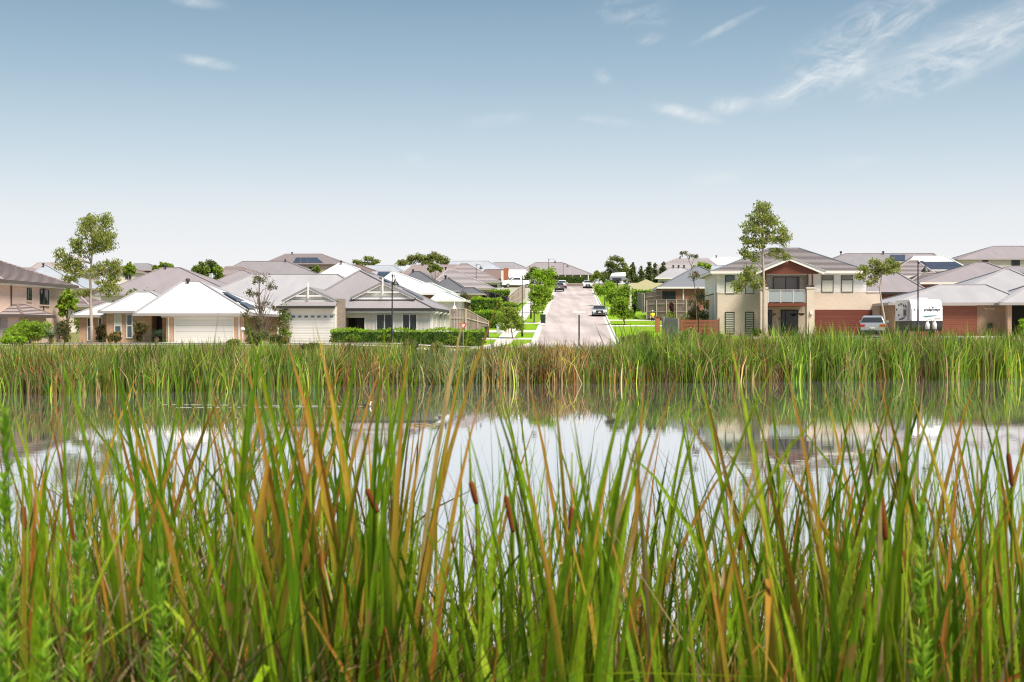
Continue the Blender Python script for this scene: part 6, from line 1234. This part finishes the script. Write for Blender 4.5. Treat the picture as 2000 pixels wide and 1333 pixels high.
        bits = [f'{W_[g_]} green'] * (g_ > 0) + [f'{W_[am]} amber'] * (am > 0) + [f'{W_[dr]} dry'] * (dr > 0)
        kk = sum(c.get('bent', 0) for c in ch); r['group'] = 'foreground cattails'
        if head: r['label'] = f"{hgt} cattail, brown seed head {'leaning' if abs(head[3]) > .15 else 'upright'}, {' and '.join(bits)} leaves"
        else: r['label'] = f"{hgt} foreground cattail with {' and '.join(bits)} leaves" + (f", {W_[kk]} bent over" if kk else '')
        if head:
            hp, hy0, hy1, tilt = head; hx = wx(hp, Y) - X; z0, z1 = wz(hy1, Y) - zb, wz(hy0, Y) - zb; dx = tilt * (z1 - z0)
            st = MB().tube([(0, 0, 0), (hx * .35 - dx * .5, 0, z0 * .5), (hx - dx * .5, 0, z0), (hx + dx * .5, 0, z1), (hx + dx * .8, 0, z1 + .18)], [.008, .007, .006, .005, .002], 6).build('stem', LM['lime'], r, smooth=True)
            a, b = Vector((hx - dx * .5, 0, z0)), Vector((hx + dx * .5, 0, z1)); hr = 0.0095
            MB().tube([a, a.lerp(b, .05), a.lerp(b, .12), a.lerp(b, .5), a.lerp(b, .88), a.lerp(b, .96), b], [.006, hr * .8, hr, hr * 1.05, hr, hr * .75, .005], 9).build('seed_head', HEADM, st, smooth=True)
    N = 256
    for i in range(N):
        u = (i + rng.random()) / N; px = -70 + 2140 * ((i * .61803 + .3) % 1.0); q = ((i * .7548) % 1.0)
        Y = 3.6 + 5.2 * q
        u = rng.random(); dense_dry = px < 620
        kind = ('green' if u < .34 else 'mixed' if u < .66 else 'dry') if dense_dry else ('green' if u < .58 else 'mixed' if u < .84 else 'dry')
        t = top(px) + abs(rng.gauss(0, 1)) * 55 + (60 if kind == 'dry' else 0) + rng.uniform(-35, 15)
        if rng.random() < .25: t += rng.uniform(60, 200)
        plant(px, Y, kind, rng.randint(9, 13) if px < 640 else rng.randint(6, 9) if not (780 < px < 1010 or 1270 < px < 1400) else rng.randint(5, 7), t)
    heads = [(727, 955, 1002, -.45), (995, 968, 1040, -.2), (1725, 965, 1055, -.12), (1973, 885, 950, -.12), (1445, 1035, 1075, .0), (275, 1082, 1145, .02), (435, 1142, 1192, .05), (204, 1115, 1195, -.08), (480, 935, 985, -.35), (47, 988, 1035, -.1), (610, 1030, 1082, -.1), (525, 1110, 1150, -.05), (1115, 990, 1085, .03), (628, 1075, 1125, .02), (1763, 1075, 1120, .05), (925, 940, 985, -.25)]
    for k, (hp, a, b, tl) in enumerate(heads):
        Y = 4.2 + 1.3 * rng.random(); plant(hp + rng.uniform(-18, 18), Y, 'head', 4, top(hp) + rng.uniform(20, 140), (hp, a, b, tl))
    # the tuft that stands highest, amber and lime blades
    TALL = [(772, 632, 'amber', 0, 'tallest cattail blade, amber, rising into the houses'), (790, 640, 'tan', .2, 'tall straw-coloured cattail blade crossing the clipped hedge'), (738, 690, 'amber', 3.0, 'tall amber cattail blade left of the tallest one'), (672, 688, 'tan', 3.3, 'tall straw cattail blade well left of the amber ones'), (620, 690, 'lime', 3.1, 'tall lime cattail blade with green neighbours beside the straw one'),
            (752, 668, 'lime', .4, 'tall lime cattail blade between two amber ones'), (705, 705, 'tipped', 2.6, 'tall green cattail blade with orange tip beside the highest clump'), (640, 715, 'green', .3, 'tall dark green cattail blade beside the lime one'), (590, 720, 'tipped', 3.0, 'tall orange-tipped cattail blade at the edge of the highest clump'), (540, 735, 'green', .1, 'tall dark green cattail blade outside the highest clump'), (1245, 705, 'lime', .1, 'tall lone lime cattail blade overlapping the far reeds below the corner lawn'), (1550, 715, 'lime', 3.0, 'tall lone lime cattail blade overlapping the far reeds below the cream house'), (1110, 740, 'green', .2, 'tall lone dark green cattail blade below the street sign')]
    for k, (px, yt, mt, rz, lb) in enumerate(TALL):
        Y = 4.3 + .09 * (k % 6); x = wx(px - (30 if math.cos(rz) > 0 else -25), Y); zb = ground(x, Y); r = empty('cattail', (x, Y, zb), lb, 'cattail', 'foreground cattails', rz=0); L = wz(yt, Y) - zb
        leaf(r, 'up', mt, L * 1.06, rz, 2.9 / L, (0, 0, 0)); leaf(r, 'up', 'tipped', L * .99, rz + .7, 2.5 / L, (.02, 0, 0)); leaf(r, 'up', 'lime', L * .95, rz - .8, 2.5 / L, (-.02, .02, 0)); leaf(r, 'up', 'green', L * .86, rz + 2, 2.8 / L, (.03, .02, 0)); leaf(r, 'up', 'green', L * .8, rz + 3.4, 2.8 / L, (-.03, -.02, 0))
cattails()
def weeds():
    rng = np.random.default_rng(5); wm = leaf_mat('weed_leaf', .4)
    for k, (px, yt, Y, ht, lb) in enumerate([(155, 985, 3.3, 1.5, 'feathery bright green weed, the middle-sized one near the pale plume'), (315, 1118, 3.2, 1.3, 'short feathery bright green weed between cattails and tall feathery weed'), (1800, 1000, 3.4, 1.5, 'lone feathery green weed standing far from the other weeds'), (10, 815, 3.1, 1.7, 'pale feathery weed plume standing higher than the other weeds'), (85, 1195, 3.0, 1.2, 'lowest feathery weed sprig at the foot of the cattails')]):
        X = wx(px, Y); zb = ground(X, Y); zt = wz(yt, Y) - zb; r = empty('feathery_weed', (X, Y, zb), lb, 'weed', rz=0); MB().tube([(0, 0, -.05), (.01, 0, zt * .5), (.0, 0, zt)], [.006, .005, .002], 6).build('stem', LM['lime'], r)
        n = int(420 * zt / 1.4); z = zt * (.25 + .75 * rng.random(n)); t = (z / zt); a = rng.random(n) * 6.283; L = .075 * (1.15 - t) ** .7 * (.7 + .6 * rng.random(n)) + .012
        d = np.c_[np.cos(a), np.sin(a), .55 + .6 * rng.random(n) + 1.2 * (t > .93)]; d /= np.linalg.norm(d, axis=1, keepdims=True); p = np.c_[np.zeros(n), np.zeros(n), z]; s = np.c_[-np.sin(a), np.cos(a), np.zeros(n)] * .0042; e = p + d * L[:, None]; m = p + d * L[:, None] * .5 + np.c_[np.zeros((n, 2)), L * .08]
        V = np.stack([p - s * .4, p + s * .4, m + s, m - s, e], 1).reshape(-1, 3); i = np.arange(n)[:, None] * 5; c = np.array([(.24, .44, .03), (.34, .52, .06), (.17, .32, .03), (.36, .42, .08)])[rng.integers(0, 3, n)] * (.8 + .4 * rng.random((n, 1)))
        o = np_mesh('leaves', V, [i + np.array([0, 1, 2, 3]), i + np.array([3, 2, 4])], wm, np.repeat(c, 5, 0), r); o['kind'] = 'stuff'
    # tangled grass at the water's edge under the cattails, shade put into its colours
    n = 13000; Y = 3.5 + 5.5 * rng.random(n) ** 1.1; X = (rng.random(n) * 2 - 1) * (.4 * Y + .2); P = np.c_[X, Y, [max(ground(x, y), -.1) for x, y in zip(X, Y)]]
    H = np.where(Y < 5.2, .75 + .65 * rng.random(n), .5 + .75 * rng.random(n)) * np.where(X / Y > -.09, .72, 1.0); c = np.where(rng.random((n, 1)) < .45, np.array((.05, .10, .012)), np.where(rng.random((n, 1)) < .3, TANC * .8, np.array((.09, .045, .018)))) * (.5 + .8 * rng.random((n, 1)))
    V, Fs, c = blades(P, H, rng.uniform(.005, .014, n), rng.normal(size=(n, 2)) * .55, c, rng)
    n = 3000; Y = 4.4 + 4.6 * rng.random(n); q = np.clip(rng.random(n), 0, 1); X = (q * 2 - 1) * (.38 * Y + .1); P = np.c_[X, Y, [max(ground(x, y), -.2) for x, y in zip(X, Y)]]; ppx = 1000 + X / Y * F
    ty = 800 + 330 * rng.random(n) ** .8 + np.where(((ppx > 790) & (ppx < 1010)) | ((ppx > 1270) & (ppx < 1420)), 170, 0); H = np.maximum(.6, CZ - (ty - HY) / F * Y - P[:, 2])
    u = rng.random((n, 1)); c2 = np.where(u < .5, np.array((.085, .17, .010)), np.where(u < .75, np.array((.20, .28, .018)), np.where(u < .88, TANC * .9, RUST))) * (.6 + .8 * rng.random((n, 1)))
    V2, F2, c2 = blades(P, H, rng.uniform(.007, .017, n), rng.normal(size=(n, 2)) * .16, c2, rng); tag(np_mesh('cattail_fringe', V2, F2, REED, c2), 'mass of finer cattail leaves filling the stand between the larger plants', 'cattails', kind='stuff')
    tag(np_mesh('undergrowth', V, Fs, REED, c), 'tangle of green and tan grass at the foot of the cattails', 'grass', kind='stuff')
weeds()

# ------------------------------------------------------------------ on the water
def on_water():
    D = 54.8; X0 = wx(718, D); r = empty('water_bird', (X0, D, 0), 'small dark water bird with pale breast swimming ahead of its wake', 'bird', rz=0)
    dk = mat('bird_dark', (.05, .045, .045), .8); wt = mat('bird_pale', (.6, .58, .54), .8)
    MB().tube([(-.2, 0, .07), (-.14, 0, .06), (-.05, 0, .05), (.06, 0, .05), (.12, 0, .07)], [.012, .045, .065, .06, .02], 10).build('body', dk, r, smooth=True)
    MB().tube([(.06, 0, .04), (.1, 0, .08), (.12, 0, .14), (.13, 0, .17), (.15, 0, .175)], [.05, .035, .022, .03, .022], 10).build('neck_and_head', wt, r, smooth=True); MB().tube([(.16, 0, .17), (.21, 0, .165)], [.012, .004], 6).build('bill', mat('bird_bill', (.4, .12, .05), .6), r)
    MB().tube([(-.12, .05, .09), (.02, .06, .08)], [.015, .03], 6).build('wing', dk, r); MB().tube([(-.12, -.05, .09), (.02, -.06, .08)], [.015, .03], 6).build('wing', dk, r)
    wk = mat('wake_foam_glint', (.30, .30, .30), .5, .4); mb = MB()  # pale colour paints in the sun glint along with the foam
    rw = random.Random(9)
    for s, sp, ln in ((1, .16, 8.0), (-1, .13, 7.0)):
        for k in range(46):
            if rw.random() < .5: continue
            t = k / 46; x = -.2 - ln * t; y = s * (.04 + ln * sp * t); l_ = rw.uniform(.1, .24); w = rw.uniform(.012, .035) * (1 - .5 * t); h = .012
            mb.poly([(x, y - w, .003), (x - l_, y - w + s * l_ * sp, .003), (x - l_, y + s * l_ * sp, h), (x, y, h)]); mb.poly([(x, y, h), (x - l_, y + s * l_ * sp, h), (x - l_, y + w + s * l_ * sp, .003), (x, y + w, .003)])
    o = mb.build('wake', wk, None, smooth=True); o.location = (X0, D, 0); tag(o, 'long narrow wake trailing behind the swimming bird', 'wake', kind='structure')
    rng = random.Random(3); D = 43.9; X0 = wx(822, D); r = empty('floating_reeds', (X0, D, 0), 'small raft of dead straw-coloured reeds floating on the pond', 'debris', rz=0)
    for k in range(14): a = rng.uniform(-.5, .5); x = rng.uniform(-.45, .35); MB().bar((x, rng.uniform(-.3, .3), .015), (x + .35 * math.cos(a), .35 * math.sin(a), rng.uniform(.01, .08)), .022, .012).build('reed_stalk', LM['tan'], r)
on_water()
